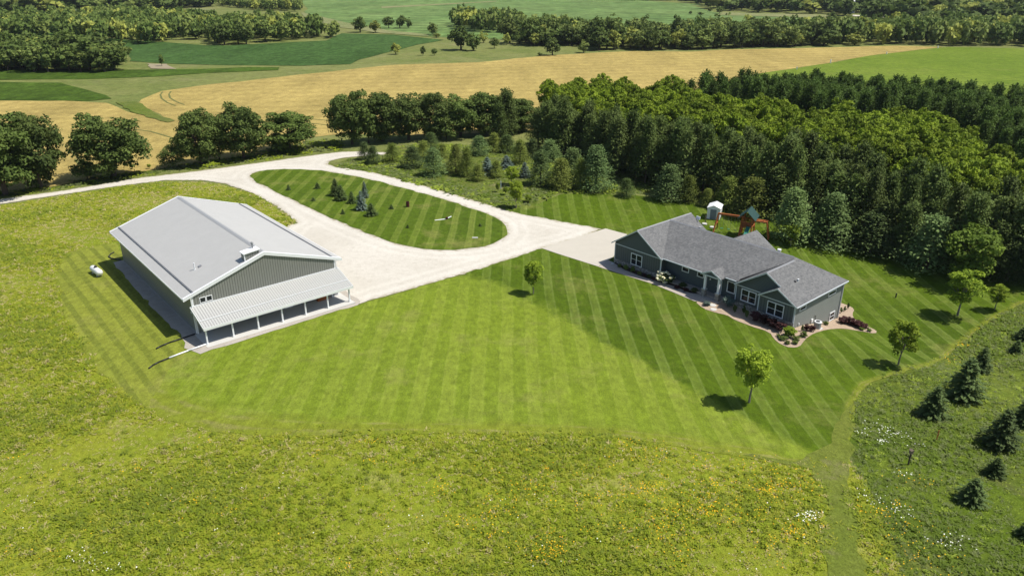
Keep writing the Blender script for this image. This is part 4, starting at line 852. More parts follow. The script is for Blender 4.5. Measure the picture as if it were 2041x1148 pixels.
# young conifers between the drive and the pine wood (pixels of a 3.292x enlargement from (640,150))
cols = {'w': ('soft blue-green pine', K_wpine, 'pine_tree'), 'y': ('yellow-green pine', K_ypine, 'pine_tree'), 's': ('dark green young pine', K_young, 'pine_tree'), 'b': ('grey-blue spruce', K_blue, 'spruce_tree')}
young = [('s',290,558,440,80,'leftmost of the pair at the end of the drive stub'),('s',345,582,465,85,'right one of the pair at the end of the drive stub'),('y',470,572,450,95,'standing alone right of the drive stub'),('s',600,606,470,120,'rounded, in front between two gaps'),
 ('y',675,552,430,95,'behind the rounded front pine'),('w',740,657,480,140,'large and full, nearest to the drive in its group'),('s',722,482,375,90,'close against the oak row'),('y',800,540,450,80,'half hidden behind the large full one'),('y',885,642,455,100,'left edge of the long clump'),
 ('y',958,662,480,95,'second in the long clump'),('y',1030,692,585,85,'short, at the front foot of the long clump'),('w',1038,522,400,110,'vivid, behind the long clump'),('y',1135,502,380,90,'tall and thin beside the pine wood edge'),('b',1090,662,535,110,'at the right of the long clump'),('y',1150,672,560,80,'short, right end of the long clump'),
 ('s',1220,505,395,110,'tall, at the pine wood edge left part'),('b',1215,622,525,110,'in the middle gap behind the light leafy tree'),('y',1305,582,425,105,'tall with a ragged top'),('b',1335,672,570,85,'small, right of the leafy tree'),('s',1440,718,495,140,'broad dark, front row'),
 ('s',1385,542,418,95,'behind the broad dark front one'),('w',1500,562,425,130,'tall, in the second row'),('y',1570,743,545,140,'front row, drooping bright branch tips'),('w',1650,692,478,150,'second row, wide'),('y',1700,742,548,100,'narrow, between two wide ones in front'),
 ('w',1800,752,468,180,'largest of the clump, front row right end'),('w',1880,642,455,120,'behind the largest one beside the dead trunk'),('s',2002,797,678,90,'small, at the lawn edge')]
for c, x, y, t, w_, lb in young:
    n, kd, nm = cols[c]; place(kd, x / 3.292 + 640, y / 3.292 + 150, t / 3.292 + 150, w_ / 3.292, n + ', ' + lb, nm)
place(K_dead, 1922 / 3.292 + 640, 640 / 3.292 + 150, 425 / 3.292 + 150, 24, 'bare pinkish dead tree at the edge of the pine wood', 'dead_tree')
place(K_maple, 1250 / 3.292 + 640, 722 / 3.292 + 150, 590 / 3.292 + 150, 34, 'light leafy young tree behind the one at the drive edge', 'young_tree')
place(K_maple, 1280 / 3.292 + 640, 872 / 3.292 + 150, 685 / 3.292 + 150, 36, 'young leafy tree with bare trunk at the edge of the drive', 'young_tree')
for x, y, t, w_, lb in ((1160, 768, 700, 34, 'small bright shrub beside the white tree guard tube'), (1210, 787, 725, 40, 'bright shrub between the tube and the young leafy tree'), (1358, 838, 782, 55, 'low bright shrub right of the young leafy tree trunk')):
    place(K_maple, x / 3.292 + 640, y / 3.292 + 150, t / 3.292 + 150, w_ / 3.292, lb, 'shrub', cat='shrub')
# behind the house (2.548x from (1240,140))
for kd, x, y, t, w_, lb, nm in ((K_wpine,235,655,482,135,'full blue-green pine left of the shed, on the lawn edge','pine_tree'),(K_ypine,335,668,535,85,'slim green pine just right of the full blue-green one','pine_tree'),(K_ypine,430,690,603,62,'small green pine close behind the white shed','pine_tree'),
  (K_ypine,535,700,540,115,'pointed green pine behind and left of the play set','pine_tree'),(K_ypine,650,745,548,160,'olive pine directly behind the play set','pine_tree'),(K_young,765,730,570,130,'dark pine right of the play set canopy','pine_tree'),(K_wpine,850,862,600,165,'large grey-blue pine behind the yellow-green sapling','pine_tree'),
  (K_wpine,1040,885,630,185,'widest grey-blue pine at the back lawn edge','pine_tree'),(K_ypine,1160,860,705,90,'slim olive pine right of the widest grey-blue pine','pine_tree'),(K_young,1255,925,720,190,'dark olive pine casting shade on the back lawn','pine_tree'),(K_ypine,1340,905,720,80,'narrow olive pine beside the shade on the back lawn','pine_tree'),
  (K_wpine,1545,1010,738,210,'blue-green pine left of the big leafy tree at the wood edge','pine_tree'),(K_big,1735,1085,762,310,'big bright leafy tree at the wood edge, largest on the right','broadleaf_tree'),(K_young,1950,1070,870,150,'dark pine right of the big leafy tree','pine_tree'),(K_young,1430,960,770,140,'dark pine in the shade between olive and blue-green pines','pine_tree')):
    place(kd, x / 2.548 + 1240, y / 2.548 + 140, t / 2.548 + 140, w_ / 2.548, lb, nm)
place(K_maple, 855 / 2.548 + 1240, 893 / 2.548 + 140, 778 / 2.548 + 140, 36, 'yellow-green sapling on the back lawn in front of grey-blue pines', 'young_tree')
# lawn trees
for x, y, t, w_, lb in ((1063,586,514,44,'small young tree on the front lawn near the concrete apron'),(1493,803,682,82,'young yellow-green tree on the front lawn nearest the camera'),(1790,728,635,64,'young tree with leaning trunk right of the house, by the meadow edge'),(1908,630,533,78,'young maple with full crown on the right lawn near the wood'),(1982,618,563,42,'thin young tree at the far right corner of the lawn')):
    place(K_maple, x, y, t, w_, lb, 'young_maple')
# spruces on the right pasture
for x, y, t, w_, lb in ((1858,828,769,58,'dark spruce leftmost on the right pasture, nearest the lawn'),(1918,792,713,72,'largest dark spruce on the right pasture'),(1953,741,691,40,'spruce tucked behind the largest one on the pasture'),(2024,702,678,26,'small round spruce near the right edge, upper pair lower'),(2036,678,650,34,'small spruce cut by the right edge, upper pair upper'),
  (1991,889,815,70,'layered green spruce standing alone on the right pasture'),(1981,947,912,42,'small spruce below the layered one on the right pasture'),(1935,999,953,58,'low round spruce nearest the bottom on the right pasture'),(2048,846,779,62,'dark spruce half cut by the right edge at mid height'),(2046,1070,1034,44,'spruce at the bottom right edge of the photo')):
    place(K_spruce, x, y, t, w_, lb, 'spruce_tree')
# island conifers (3.402x from (480,320))
for kd, x, y, t, w_, lb in ((K_spruce,645,240,122,84,'rear dark spruce of the touching pair on the island'),(K_spruce,682,272,165,88,'front dark spruce of the touching pair on the island'),(K_spruce,755,293,208,66,'green spruce between the dark pair and the blue pair on the island'),(K_blue,820,338,205,84,'front blue spruce on the island'),
  (K_blue,842,256,140,56,'rear blue spruce with a slim top on the island'),(K_spruce,887,376,288,88,'wide dark spruce lowest of the island group'),(K_spruce,325,203,162,34,'small shrubby spruce farthest left on the island'),(K_spruce,521,194,148,46,'small dark spruce above the island centre, left of the pair'),
  (K_spruce,493,277,248,34,'tiny spruce left of the dark pair on the island'),(K_spruce,693,366,328,32,'tiny spruce near the lower drive edge of the island'),(K_spruce,1022,332,297,38,'tiny round spruce left of the barrel on the island'),(K_spruce,1131,460,434,26,'tiny sapling below the barrel on the island'),(K_spruce,1623,450,424,26,'tiny sapling near the right end of the island')):
    place(kd, x / 3.402 + 480, y / 3.402 + 320, t / 3.402 + 320, w_ / 3.402, lb, 'spruce_tree' if kd is K_spruce else 'blue_spruce')

# distant single trees and hedges (foot x, foot y, top y, width, tone)
fl = [(789,109,86,26,'l','yellow-green bush at the edge of the soybean field'),(843,111,92,14,'d','left shrub of the small pair on the grassy slope'),(866,111,96,14,'d','right shrub of the small pair on the grassy slope'),(919,100,46,60,'d','tall dark tree left of the grassy slope hollow'),(944,102,65,34,'d','shorter dark tree beside the tall one on the slope'),
 (863,71,45,26,'m','round tree alone at the crop field edge'),(870,76,66,18,'l','low yellow bush under the round lone tree'),(718,65,33,38,'d','dark tree left of the yellow one in the field clump'),(748,66,38,26,'l','yellow tree in the small field clump'),(775,57,32,26,'d','dark tree in the middle of the field clump'),(797,57,28,28,'d','tallest tree in the right half of the field clump'),(815,57,35,16,'d','small tree at the right end of the field clump'),
 (964,86,60,20,'l','yellow-green tree left of the dark wood centre'),(985,97,74,22,'m','bush in front of the yellow tree by the hollow'),(1010,90,66,20,'l','small yellow tree at the foot of the dark wood'),(1066,93,64,28,'l','bright yellow-green tree in front of the dark wood'),(1101,111,74,40,'d','dark tree standing out at the wheat field edge'),(1076,112,104,12,'m','low bush left of the tree at the wheat edge'),(1163,106,79,26,'m','green tree left of the yellow thicket at the wheat edge'),
 (323,133,107,13,'d','vine-covered dead trunk in the bare patch of the field'),(298,30,8,34,'d','dark round tree between the crop field and the wood'),(591,19,-1,30,'d','tree at the right end of the far hedge'),(1376,29,22,9,'d','small round bush on the pale margin'),(1434,28,12,20,'d','dark tree on the pale margin'),(1415,24,15,12,'m','small tree left of the dark one on the pale margin'),(1397,31,24,18,'d','low bushes on the pale margin'),(1468,18,6,20,'d','dark tree at the far field corner'),(1655,48,24,26,'d','tall dark conifer-like tree rising from the far treeline'),(1640,60,38,30,'d','dark rounded tree left of the tall conifer-like one')]
for x, y, t, w_, c, lb in fl:
    kd = {'d': K_fard, 'm': K_farm, 'l': K_farl}[c]; place(kd, x, y, t, w_, lb, 'distant_tree' if 'bush' not in lb and 'shrub' not in lb else 'distant_bush', cat='tree' if 'bush' not in lb and 'shrub' not in lb else 'bush')
def woodpts(poly, sp, seed):
    P = px(*poly); rg = np.random.default_rng(seed); xs = [p[0] for p in P]; ys = [p[1] for p in P]
    X, Y = np.meshgrid(np.arange(min(xs), max(xs), sp), np.arange(min(ys), max(ys), sp)); X = X.ravel() + rg.normal(size=X.size) * sp * .25; Y = Y.ravel() + rg.normal(size=Y.size) * sp * .25
    k = pip(X, Y, P); return list(zip(X[k], Y[k]))
woods = [
 ('dark rounded tree in the near wood at the upper left', 'upper left wood by the corn strip', [(-160,128),(-60,118),(0,116),(120,112),(235,118),(250,130),(238,143),(150,149),(60,145),(0,141),(-160,146)], 6.6, .06, 12.5),
 ('tree of the long wood behind the soybean field', 'long wood behind the soybean field', [(-200,80),(0,75),(130,79),(171,86),(291,89),(330,87),(345,79),(408,82),(418,90),(480,90),(583,82),(668,77),(655,68),(560,57),(450,54),(330,44),(240,38),(150,45),(0,48),(-200,50)], 8.2, .16, 13),
 ('tree in the hedge along the distant crop field', 'hedge at the top left of the crop field', [(432,12),(520,22),(600,24),(598,12),(500,8),(436,6)], 8.5, .45, 12),
 ('dark tree in the wood on the slope beyond the wheat field', 'central dark wood', [(898,55),(960,66),(1048,66),(1050,52),(960,46),(905,44)], 8., .3, 14),
 ('tree in the mixed wood bordering the wheat field', 'mixed wood bordering the wheat field', [(1012,90),(1100,93),(1182,93),(1192,103),(1264,101),(1380,102),(1443,98),(1649,93),(1786,90),(1889,92),(2041,94),(2250,97),(2250,72),(2041,68),(1786,66),(1700,70),(1560,78),(1440,80),(1264,80),(1185,72),(1100,68),(1020,70)], 7.2, .24, 14)]
rest = []; allw = []
for lb, gr, poly, sp, fy, hh in woods:
    for x, y in woodpts(poly, sp, len(lb)): allw.append((math.hypot(x, y), x, y, lb, gr, fy, hh))
allw.sort()
cnt = {}
for d, x, y, lb, gr, fy, hh in allw:
    c = random.random(); kd, tone = (K_farl, 'yellow-green ') if c < fy * .6 else (K_farm, 'mid-green ') if c < fy * 1.5 + .1 else (K_fard, 'dark ')
    key = 'n'; cnt[key] = cnt.get(key, 0) + 1
    if cnt[key] <= 262:
        plant(kd, (x, y, float(hgt(x, y)) - .1), hh * random.uniform(.55, 1.12) * (.75 if kd is K_farl else 1), 11.5 * random.uniform(.7, 1.4), 'distant_tree', (tone + lb.replace('dark rounded ', 'rounded ').replace('dark ', '')), group=tone + 'trees, ' + gr)
    else: rest.append((x, y, hh, kd))
far_more = woodpts([(1380,8),(1430,22),(1560,28),(1640,30),(1700,44),(1850,50),(2041,56),(2300,60),(2300,-20),(1700,-25),(1350,-12)], 15, 3) + woodpts([(1180,0),(1400,4),(1400,-2),(1180,-4)], 14, 4) + woodpts([(-300,40),(0,30),(220,30),(330,22),(420,14),(400,-6),(0,-20),(-300,-10)], 12, 5)
far_more += woodpts([(420,-30),(600,-14),(1200,-8),(1400,-12),(2300,-28),(2300,-34),(400,-36)], 26, 9)
clear = px((130,28),(155,28),(155,40),(130,40)); road_ = px((1690,29),(1850,33),(1850,44),(1690,40)); P0 = np.array(far_more); kk = ~(pip(P0[:, 0], P0[:, 1], clear) | pip(P0[:, 0], P0[:, 1], road_)); far_more = [tuple(p) for p in P0[kk]]
fp = [(*crown_broad(900 + i, w=9., z0=.2, nb=18, n=170, leaf=1.05, br=(.15, .22))[:3], 9.) for i in range(5)]
fp2 = [(*crown_broad(920 + i, w=9., z0=.2, nb=14, n=100, leaf=1.6, br=(.16, .24))[:3], 9.) for i in range(5)]
LF = [L_oak, L_farmid, L_farlt]
it = [(x, y, hh * random.uniform(.75, 1.08), 9.5 * random.uniform(.8, 1.25), {K_fard: 0, K_farm: 1, K_farl: 2}[kd]) for x, y, hh, kd in rest]
if it: merge('woodland', it, 'rear rows of the woods beyond the fields, dark and yellow-green crowns', [fp] * 3, LF)
merge('far_woodland', [(x, y, 15 * random.uniform(.7, 1.15), 17 * random.uniform(.8, 1.2), random.choice([0, 0, 0, 0, 1, 2])) for x, y in far_more], 'far dark woodland along the top of the photo', [fp2] * 3, LF)
# distant farm buildings
def farmhouse(p, w_, d_, h_, mw, mr, label, rz=.3):
    X, Y, Z = at(*p); t = empty('farm_building', (X, Y, Z), rz, label=label, cat='building')
    m = MB(); m.poly([(0, 0, 0), (w_, 0, 0), (w_, 0, h_), (0, 0, h_)]).poly([(0, d_, 0), (0, d_, h_), (w_, d_, h_), (w_, d_, 0)]).poly([(0, 0, 0), (0, 0, h_), (0, d_/2, h_ * 1.4), (0, d_, h_), (0, d_, 0)]).poly([(w_, 0, 0), (w_, d_, 0), (w_, d_, h_), (w_, d_/2, h_ * 1.4), (w_, 0, h_)]); m.build('wall', mw, t)
    m = MB(); m.prism([(-.4, -.5, h_ * .97), (w_ + .4, -.5, h_ * .97), (w_ + .4, d_/2, h_ * 1.43), (-.4, d_/2, h_ * 1.43)], (0, 0, .2)).prism([(-.4, d_ + .5, h_ * .97), (-.4, d_/2, h_ * 1.43), (w_ + .4, d_/2, h_ * 1.43), (w_ + .4, d_ + .5, h_ * .97)], (0, 0, .2)); m.build('roof', mr, t); m = MB()
    for k in range(3): m = MB().box(w_ * (.15 + .28 * k), w_ * (.15 + .28 * k) + 1.1, -.06, -.01, h_ * .35, h_ * .75); m.build('window', M_glass, t)
farmhouse((131, 40), 8, 7, 5, M_white, M_shingle, 'white farmhouse among trees at the upper left'); farmhouse((124, 41), 3.5, 4, 2.5, M_rust, M_rust, 'small dark red outbuilding left of the white farmhouse')
farmhouse((1690, 27), 7, 7, 8, M_white, M_white, 'white gabled building among the far trees at upper right'); farmhouse((1606, 20), 13, 7, 4, M_walkc, M_ridge, 'pale low building among the far trees left of the white one')

# ------------------------------------------------------------------ garden plants round the house
K_bush = make_kind('shrub', crown_broad, 3, L_shrub, M_bark, 9., 3., .2, 201, 3, z0=.1, nb=26, n=900, leaf=.6)
K_burg = recolour(K_bush, 'burgundy_shrub', L_burg); K_flow = recolour(K_bush, 'flowering_shrub', L_flower); K_bb = recolour(K_bush, 'blue_green_shrub', L_blue); K_dk = recolour(K_bush, 'dark_shrub', L_oak); K_gold = recolour(K_bush, 'gold_shrub', L_maple)
def Z2(x, y): return (x / 4.415 + 1060, y / 4.415 + 380)
def Z3(x, y): return (x / 3.376 + 1360, y / 3.376 + 380)
def shrub(kd, p, w_, h_, label, name='shrub', **k):
    X, Y, Z = at(*p); plant(kd, (X, Y, Z + .05), h_, w_, name, label, cat='shrub', **k)
for k, (x, y, kd, w_, h_) in enumerate(((770,682,K_bush,.7,.7),(826,702,K_bush,.85,.9),(888,722,K_bush,.95,.95),(945,748,K_bush,.8,.7),(1030,770,K_dk,.8,.6),(990,758,K_burg,.5,.5),(1075,795,K_burg,.7,.5))):
    shrub(kd, Z2(x, y), w_, h_, ['yellow-green shrub nearest the garage corner in the walk bed','second shrub from the garage corner in the walk bed','full green shrub under the garage window','low green shrub right of the garage window','dark low shrub in the walk bed beside a burgundy one','tiny burgundy plant in the walk bed by the garage wall','low burgundy plant left of the cream hydrangea'][k])
X, Y, Z = at(*Z2(1170, 815)); hyd = plant(K_dk, (X, Y, Z), 1.6, 2.6, 'hydrangea', 'large hydrangea covered in cream flower heads beside the front walk', cat='shrub')
V, Fc, t, _ = crown_broad(333, w=9.6, z0=1.5, z1=10.6, nb=44, n=1500, leaf=.5, br=(.07, .11), spread=1.02); me = npmesh('blossom', V, Fc, tint=t); o = link('blossom', me, L_flower, hyd)
for x, y, kd, w_, h_, lb in ((1275,868,K_burg,1.0,.6,'burgundy low shrub right of the hydrangea'),(1350,892,K_burg,1.0,.65,'second burgundy low shrub right of the hydrangea'),(1430,895,K_dk,1.3,.6,'dark ground shrub left of the portico pier'),(1330,850,K_dk,1.6,.6,'dark shrub against the shaded porch')): shrub(kd, Z2(x, y), w_, h_, lb)
for x, y, kd, w_, h_, lb in ((160,775,K_bb,1.25,.65,'low blue-green juniper on the rock bed by the walk end'),(302,785,K_bb,1.7,1.7,'round blue-green shrub right of the portico'),(350,825,K_dk,.6,1.3,'thin upright plant by the bay wall corner'),(412,835,K_dk,.6,1.4,'upright plant under the left bay window'),(430,860,K_dk,.6,1.3,'second upright plant under the left bay window'),
  (490,880,K_burg,1.6,1.4,'burgundy barberry at the left of the dark hedge row'),(545,905,K_burg,1.6,1.4,'burgundy barberry second in the dark hedge row'),(600,925,K_burg,1.6,1.45,'burgundy barberry third in the dark hedge row'),(655,948,K_burg,1.6,1.4,'burgundy barberry at the right end of the dark hedge row'),
  (712,985,K_gold,1.9,1.5,'bright lime ornamental tree at the house corner bed'),(675,1005,K_dk,1.3,.55,'dark spreading shrub left of the lime tree'),(768,1010,K_bush,1.1,.6,'round green shrub right of the lime tree'),(704,1035,K_bush,.8,.5,'small round shrub in front of the lime tree'),(756,1035,K_bush,.9,.5,'small round shrub at the tip of the rock bed'),(645,985,K_bush,.6,.4,'small shrub left edge of the tip bed'),
  (813,985,K_bush,1.1,.7,'green shrub below the burgundy ones by the air conditioner'),(835,945,K_burg,1.0,.9,'burgundy shrub left of the air conditioner'),(868,950,K_burg,1.1,.9,'brown-red shrub just in front of the air conditioner'),(803,950,K_dk,.4,.9,'thin upright grass at the end wall corner'),(963,908,K_dk,.9,.6,'round dark shrub under the basement window'),
  (1085,895,K_burg,1.6,1.0,'burgundy barberry first beyond the timber edging'),(1125,900,K_burg,1.6,1.0,'burgundy barberry second beyond the timber edging'),(1165,915,K_burg,1.7,1.0,'burgundy barberry third beyond the timber edging'),(1200,928,K_burg,1.6,.95,'burgundy barberry at the far end beyond the timber edging'),(1205,942,K_bush,.8,.5,'tiny yellow-green shrub left at the bed point'),(1255,950,K_bush,.7,.45,'tiny yellow-green shrub right at the bed point'),
  (1065,825,K_dk,.4,.9,'thin plant at the rear house corner'),(1090,815,K_dk,.4,.8,'thin plant behind the rear house corner'),(1112,800,K_dk,.4,1.1,'tallest thin plant behind the rear house corner')): shrub(kd, Z3(x, y), w_, h_, lb)
for p, s_, lb in ((Z3(203, 775), .5, 'flat stepping stone on the rock bed nearest the walk'), (Z3(208, 803), .45, 'flat stepping stone on the rock bed nearest the lawn'), (Z2(712, 648), .3, 'small pale ornament at the garage corner bed')):
    X, Y, Z = at(*p); MB().lathe([(s_ * .9, 0), (s_, .05), (s_ * .8, .1)], (X, Y, Z + .07), 9).build('stepping_stone', M_slab, label=lb, cat='stone')

# ------------------------------------------------------------------ meadow growth: tufts of blades, weeds and flowers
def tufts(name, polys_in, polys_out, dens, cols, hts, label, nbl=7, wid=.05, seed=1, near=None, flower=None):
    rg = np.random.default_rng(seed); P = np.array(polys_in); lo = P.min(0); hi = P.max(0)
    n = int((hi[0] - lo[0]) * (hi[1] - lo[1]) * dens); X = rg.uniform(lo[0], hi[0], n); Y = rg.uniform(lo[1], hi[1], n)
    # keep to what the camera could see, with a margin
    dep = Y * math.cos(TH) + H * math.sin(TH); k = (np.abs(X) < dep * .78 + 6) & (Y > 33) & pip(X, Y, polys_in)
    Xj = X + rg.normal(size=n) * .45; Yj = Y + rg.normal(size=n) * .45
    for q in polys_out: k &= ~pip(Xj, Yj, q)
    patch = np.sin(X * .21 + 1.3 * np.sin(Y * .17)) + np.sin(Y * .33 + 1.7 * np.sin(X * .13 + 2)) + .7 * np.sin(X * .9 + Y * .7) * np.sin(Y * 1.1 - X * .4)
    k &= rg.random(n) < np.clip(.6 + .12 * patch, .35, 1) * np.clip(70 / np.maximum(dep, 1), .25, 1)
    X, Y, patch, dep = X[k], Y[k], patch[k], dep[k]; n = len(X); Z = hgt(X, Y)
    big = np.clip(dep / 60, 1, 2.2); ht = rg.uniform(hts[0], hts[1], n) * (1 + .25 * patch) * (.7 + .3 * big); wd = wid * big
    a = rg.uniform(0, 6.283, (n, nbl)); sp = rg.uniform(.6, 1.6, (n, nbl)) * ht[:, None]; b0 = rg.normal(size=(n, nbl, 2)) * wd[:, None, None] * 1.2
    bx = X[:, None] + b0[..., 0]; by = Y[:, None] + b0[..., 1]; hh = ht[:, None] * rg.uniform(.6, 1.1, (n, nbl)); ww = wd[:, None] * rg.uniform(.5, 1.2, (n, nbl))
    tx = bx + np.cos(a) * sp; ty = by + np.sin(a) * sp; z0 = np.repeat(Z[:, None], nbl, 1) - .05
    px_ = -np.sin(a) * ww; py_ = np.cos(a) * ww; mx = (bx * .45 + tx * .55); my = (by * .45 + ty * .55)
    V = np.stack([np.stack([bx - px_ * .5, by - py_ * .5, z0], -1), np.stack([bx + px_ * .5, by + py_ * .5, z0], -1), np.stack([mx + px_, my + py_, z0 + hh * .75], -1), np.stack([tx, ty, z0 + hh], -1), np.stack([mx - px_, my - py_, z0 + hh * .72], -1)], 2)
    V = V.reshape(-1, 3); Fc = np.arange(len(V)).reshape(-1, 5)
    pm = np.clip(.5 + .22 * patch + rg.normal(size=n) * .28, 0, 1); mi = np.minimum((pm * len(cols)).astype(int), len(cols) - 1); mi = np.where(rg.random(n) < .22, rg.integers(0, len(cols), n), mi)
    return link(name, npmesh(name, V, Fc, np.repeat(mi, nbl), rg.random(n * nbl)), cols, kind='stuff', label=label, cat='grass')
G_y = leafmat('meadow_yellow_green', (0.215, 0.238, 0.022), (0.310, 0.325, 0.044), (.2, .2, .03), 0, .45, .85); G_g = leafmat('meadow_green', (0.165, 0.215, 0.014), (0.235, 0.285, 0.024), (.1, .15, .02), 0, .45, .85)
G_d = leafmat('meadow_deep_green', (0.1275, 0.1700, 0.0204), (0.1870, 0.2295, 0.0340), (.06, .1, .02), 0, .45, .85); G_t = leafmat('meadow_dry_straw', (0.3120, 0.2808, 0.1092), (0.4056, 0.3588, 0.1716), (.3, .3, .1), 0, .45, .85)
G_rg = leafmat('pasture_green', (0.0578, 0.0884, 0.0109), (0.0884, 0.1224, 0.0190), (.05, .08, .01), 0, .45, .85); G_rg2 = leafmat('pasture_grey_green', (0.0800, 0.1000, 0.0320), (0.1200, 0.1400, 0.0520), (.1, .1, .05), 0, .45, .85)
F_o = leafmat('orange_petals', (.62, .33, .015), (.75, .48, .02), (.6, .4, .02), 0, .3, .85); F_w = leafmat('white_petals', (.6, .62, .55), (.75, .75, .7), (.6, .6, .6), 0, .3, .85)
outs = [P_road, P_isl, P_lawn, P_lawnd, [bw(*p) for p in ((-2.2, -5.2), (19.5, -5.2), (19.5, 31.5), (-2, 31.5))], px((240,484),(142,505),(114,530),(114,580),(132,635),(162,690),(202,745),(252,788),(300,812),(330,745),(370,700),(246,527)),
        px((1690,905),(1698,960),(1708,1030),(1720,1100),(1732,1148),(1760,1300),(1660,1300),(1650,1148),(1645,1050),(1640,980),(1620,935))]
tufts('meadow_grass', P_meadow, outs, 24., [G_t, G_y, G_y, G_g, G_d], (.12, .28), 'tall yellow-green meadow grass with dry straw patches round the lawn', seed=3)
tufts('pasture_grass', P_right, outs[-1:] + [P_lawnd], 15., [G_d, G_rg2, G_rg, G_rg2, G_rg], (.10, .24), 'darker rough grass on the right pasture round the spruces', seed=4)
tufts('verge_grass', px((668,337),(731,346),(833,371),(913,395),(994,419),(1022,424),(1045,409),(1065,406),(1114,386),(1217,386),(1300,384),(1400,395),(1420,380),(1300,330),(1000,290),(800,290),(720,315),(690,318)), [P_road, P_lawnd], 5., [G_rg, G_rg2, G_rg, G_rg2, G_d], (.14, .3), 'long unmown grass between the drive and the young pines', wid=.14, seed=5)
tufts('roadside_grass', px((-60,405),(0,394),(133,376),(267,353),(400,337),(533,319),(640,303),(680,300),(680,275),(600,285),(420,322),(300,338),(160,358),(0,385),(-60,395)), [P_road], 4., [G_rg, G_d, G_g, G_rg2], (.15, .35), 'dark long grass under the oaks along the gravel road', wid=.14, seed=6)
def weeds(name, n, region, outs_, mats, label, seed):
    """broad-leaved clumps standing in the grass"""
    rg = np.random.default_rng(seed); P = px(*region); lo = np.min(P, 0); hi = np.max(P, 0); X = rg.uniform(lo[0], hi[0], n * 6); Y = rg.uniform(lo[1], hi[1], n * 6); k = pip(X, Y, P)
    for q in outs_: k &= ~pip(X, Y, q)
    den = np.sin(X * .35 + 2 * np.sin(Y * .3)) + np.sin(Y * .5 - X * .2); k &= rg.random(len(X)) < np.clip(.45 + .35 * den, .08, 1); X, Y = X[k][:n], Y[k][:n]; m = len(X)
    r = rg.uniform(.14, .42, m); nl = 34; kk = np.repeat(np.arange(m), nl); D = sph(m * nl, rg); D[:, 2] = np.abs(D[:, 2]); C = np.column_stack([X[kk], Y[kk], hgt(X, Y)[kk]]) + D * r[kk][:, None] * np.array([1, 1, 1.15]) * rg.uniform(.5, 1.1, (len(kk), 1))
    V, Fc = quads(C, D + rg.normal(size=D.shape) * .6 + np.array([0, 0, .4]), r[kk] * rg.uniform(.14, .30, len(kk)), rg, .6, D + np.array([0, 0, .6]))
    return link(name, npmesh(name, V, Fc, rg.integers(0, len(mats), m)[kk], np.clip(rg.random(m)[kk] * .5 + rg.random(len(kk)) * .5, 0, 1)), mats, kind='stuff', label=label, cat='weeds')
weeds('meadow_weeds', 2600, ((560,900),(700,890),(1250,885),(1640,935),(1640,1300),(400,1300),(-60,1200)), outs, [G_g, G_g, G_d, G_y, G_g], 'leafy weed clumps standing in the front meadow', 21)
weeds('pasture_weeds', 700, ((1705,800),(1900,700),(2041,600),(2200,700),(2100,900),(1960,1080),(1900,1300),(1740,1300),(1720,1000)), outs, [G_rg2, G_d, G_rg, G_rg2], 'grey-green weed clumps between the mown path and the spruces', 22)
weeds('left_weeds', 900, ((-60,500),(120,480),(150,640),(260,800),(560,900),(300,1000),(-60,1000)), outs, [G_g, G_y, G_d, G_t], 'weeds and dry stalks in the meadow left of the mown strip', 23)
def blooms(name, spots, mat, label, seed, s_=.05):
    rg = np.random.default_rng(seed); C = []
    for x, y, rx, n in spots:
        X, Y, Z = at(x, y); c = rg.normal(size=(n, 2)) * rx * .5 * np.array([1.4, 1]); C.append(np.column_stack([X + c[:, 0], Y + c[:, 1], np.full(n, Z) + rg.uniform(.35, .75, n)]))
    C = np.vstack(C); kk = np.ones(len(C), bool)
    for q in outs: kk &= ~pip(C[:, 0], C[:, 1], q)
    C = C[kk]; N_ = np.array([0, -.3, 1.]) + rg.normal(size=C.shape) * .3; V, Fc = quads(C, N_, s_ * rg.uniform(.7, 1.4, len(C)), rg, .9)
    return link(name, npmesh(name, V, Fc, tint=rg.random(len(Fc))), mat, kind='stuff', label=label, cat='flowers')
rs = random.Random(5)
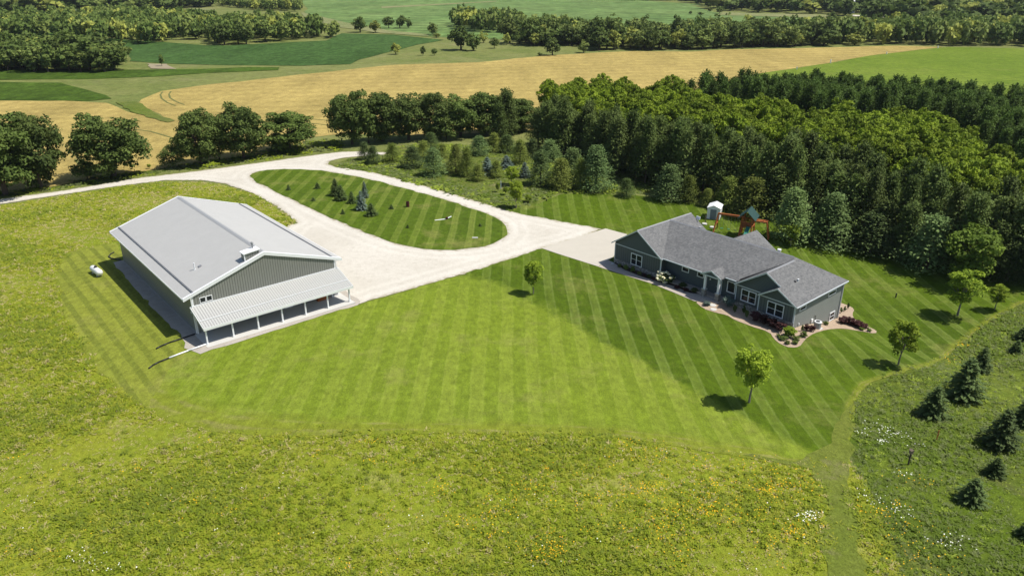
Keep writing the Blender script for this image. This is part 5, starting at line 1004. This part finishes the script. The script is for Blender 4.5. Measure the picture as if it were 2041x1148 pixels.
sp_o = [(rs.gauss(1440, 150), rs.gauss(985, 55), rs.uniform(.6, 2.2), rs.randint(4, 24)) for _ in range(60)] + [(1820, 1060, 1.5, 26), (1790, 1080, 1.2, 16), (1850, 1140, 2, 24), (1810, 1110, 1.5, 18), (1050, 980, 1.5, 50), (980, 1030, 1.4, 40), (880, 980, 1, 20), (1100, 1090, 1.4, 30), (1090, 1110, 1, 20), (735, 890, .8, 15), (1095, 1120, 1, 20), (20, 1105, 1, 8), (1880, 720, 1.3, 40), (1900, 690, 1.2, 50), (1925, 660, 1.3, 50), (1945, 640, 1.3, 40), (1700, 1020, 1, 20), (1105, 1100, .8, 20)] + [(rs.uniform(0, 1600), rs.uniform(890, 1140), rs.uniform(.5, 1.5), rs.randint(2, 9)) for _ in range(70)]
blooms('orange_flowers', sp_o, F_o, 'orange and yellow wildflowers scattered through the meadow near the lower right', 8)
blooms('white_flowers', [(1765, 865, 1.3, 34), (1790, 880, 1.4, 26), (1757, 889, .3, 24), (1605, 1037, .5, 45), (1620, 1037, .4, 15), (1735, 1000, 1.2, 30), (1790, 1030, .8, 20), (1800, 950, .8, 15), (165, 1120, 1.2, 18), (215, 1140, 1.2, 14), (1900, 1090, 1.5, 30), (1720, 870, .8, 10)] + [(rs.uniform(0, 1700), rs.uniform(890, 1140), 1, rs.randint(1, 3)) for _ in range(40)], F_w, 'white wildflower patches in the grass left of the bird box post', 9)

# ------------------------------------------------------------------ summer air
hz = bpy.data.materials.new('haze_air'); hz.use_nodes = True; hz.node_tree.nodes.clear(); o_ = hz.node_tree.nodes.new('ShaderNodeOutputMaterial'); v_ = hz.node_tree.nodes.new('ShaderNodeVolumePrincipled')
v_.inputs['Color'].default_value = (.78, .86, .95, 1); v_.inputs['Density'].default_value = .00005; v_.inputs['Anisotropy'].default_value = .2; hz.node_tree.links.new(v_.outputs[0], o_.inputs['Volume'])
MB().box(-3600, 3600, -500, 6200, -6, 44).build('haze', hz, kind='stuff', label='thin pale summer haze over the far fields', cat='haze')
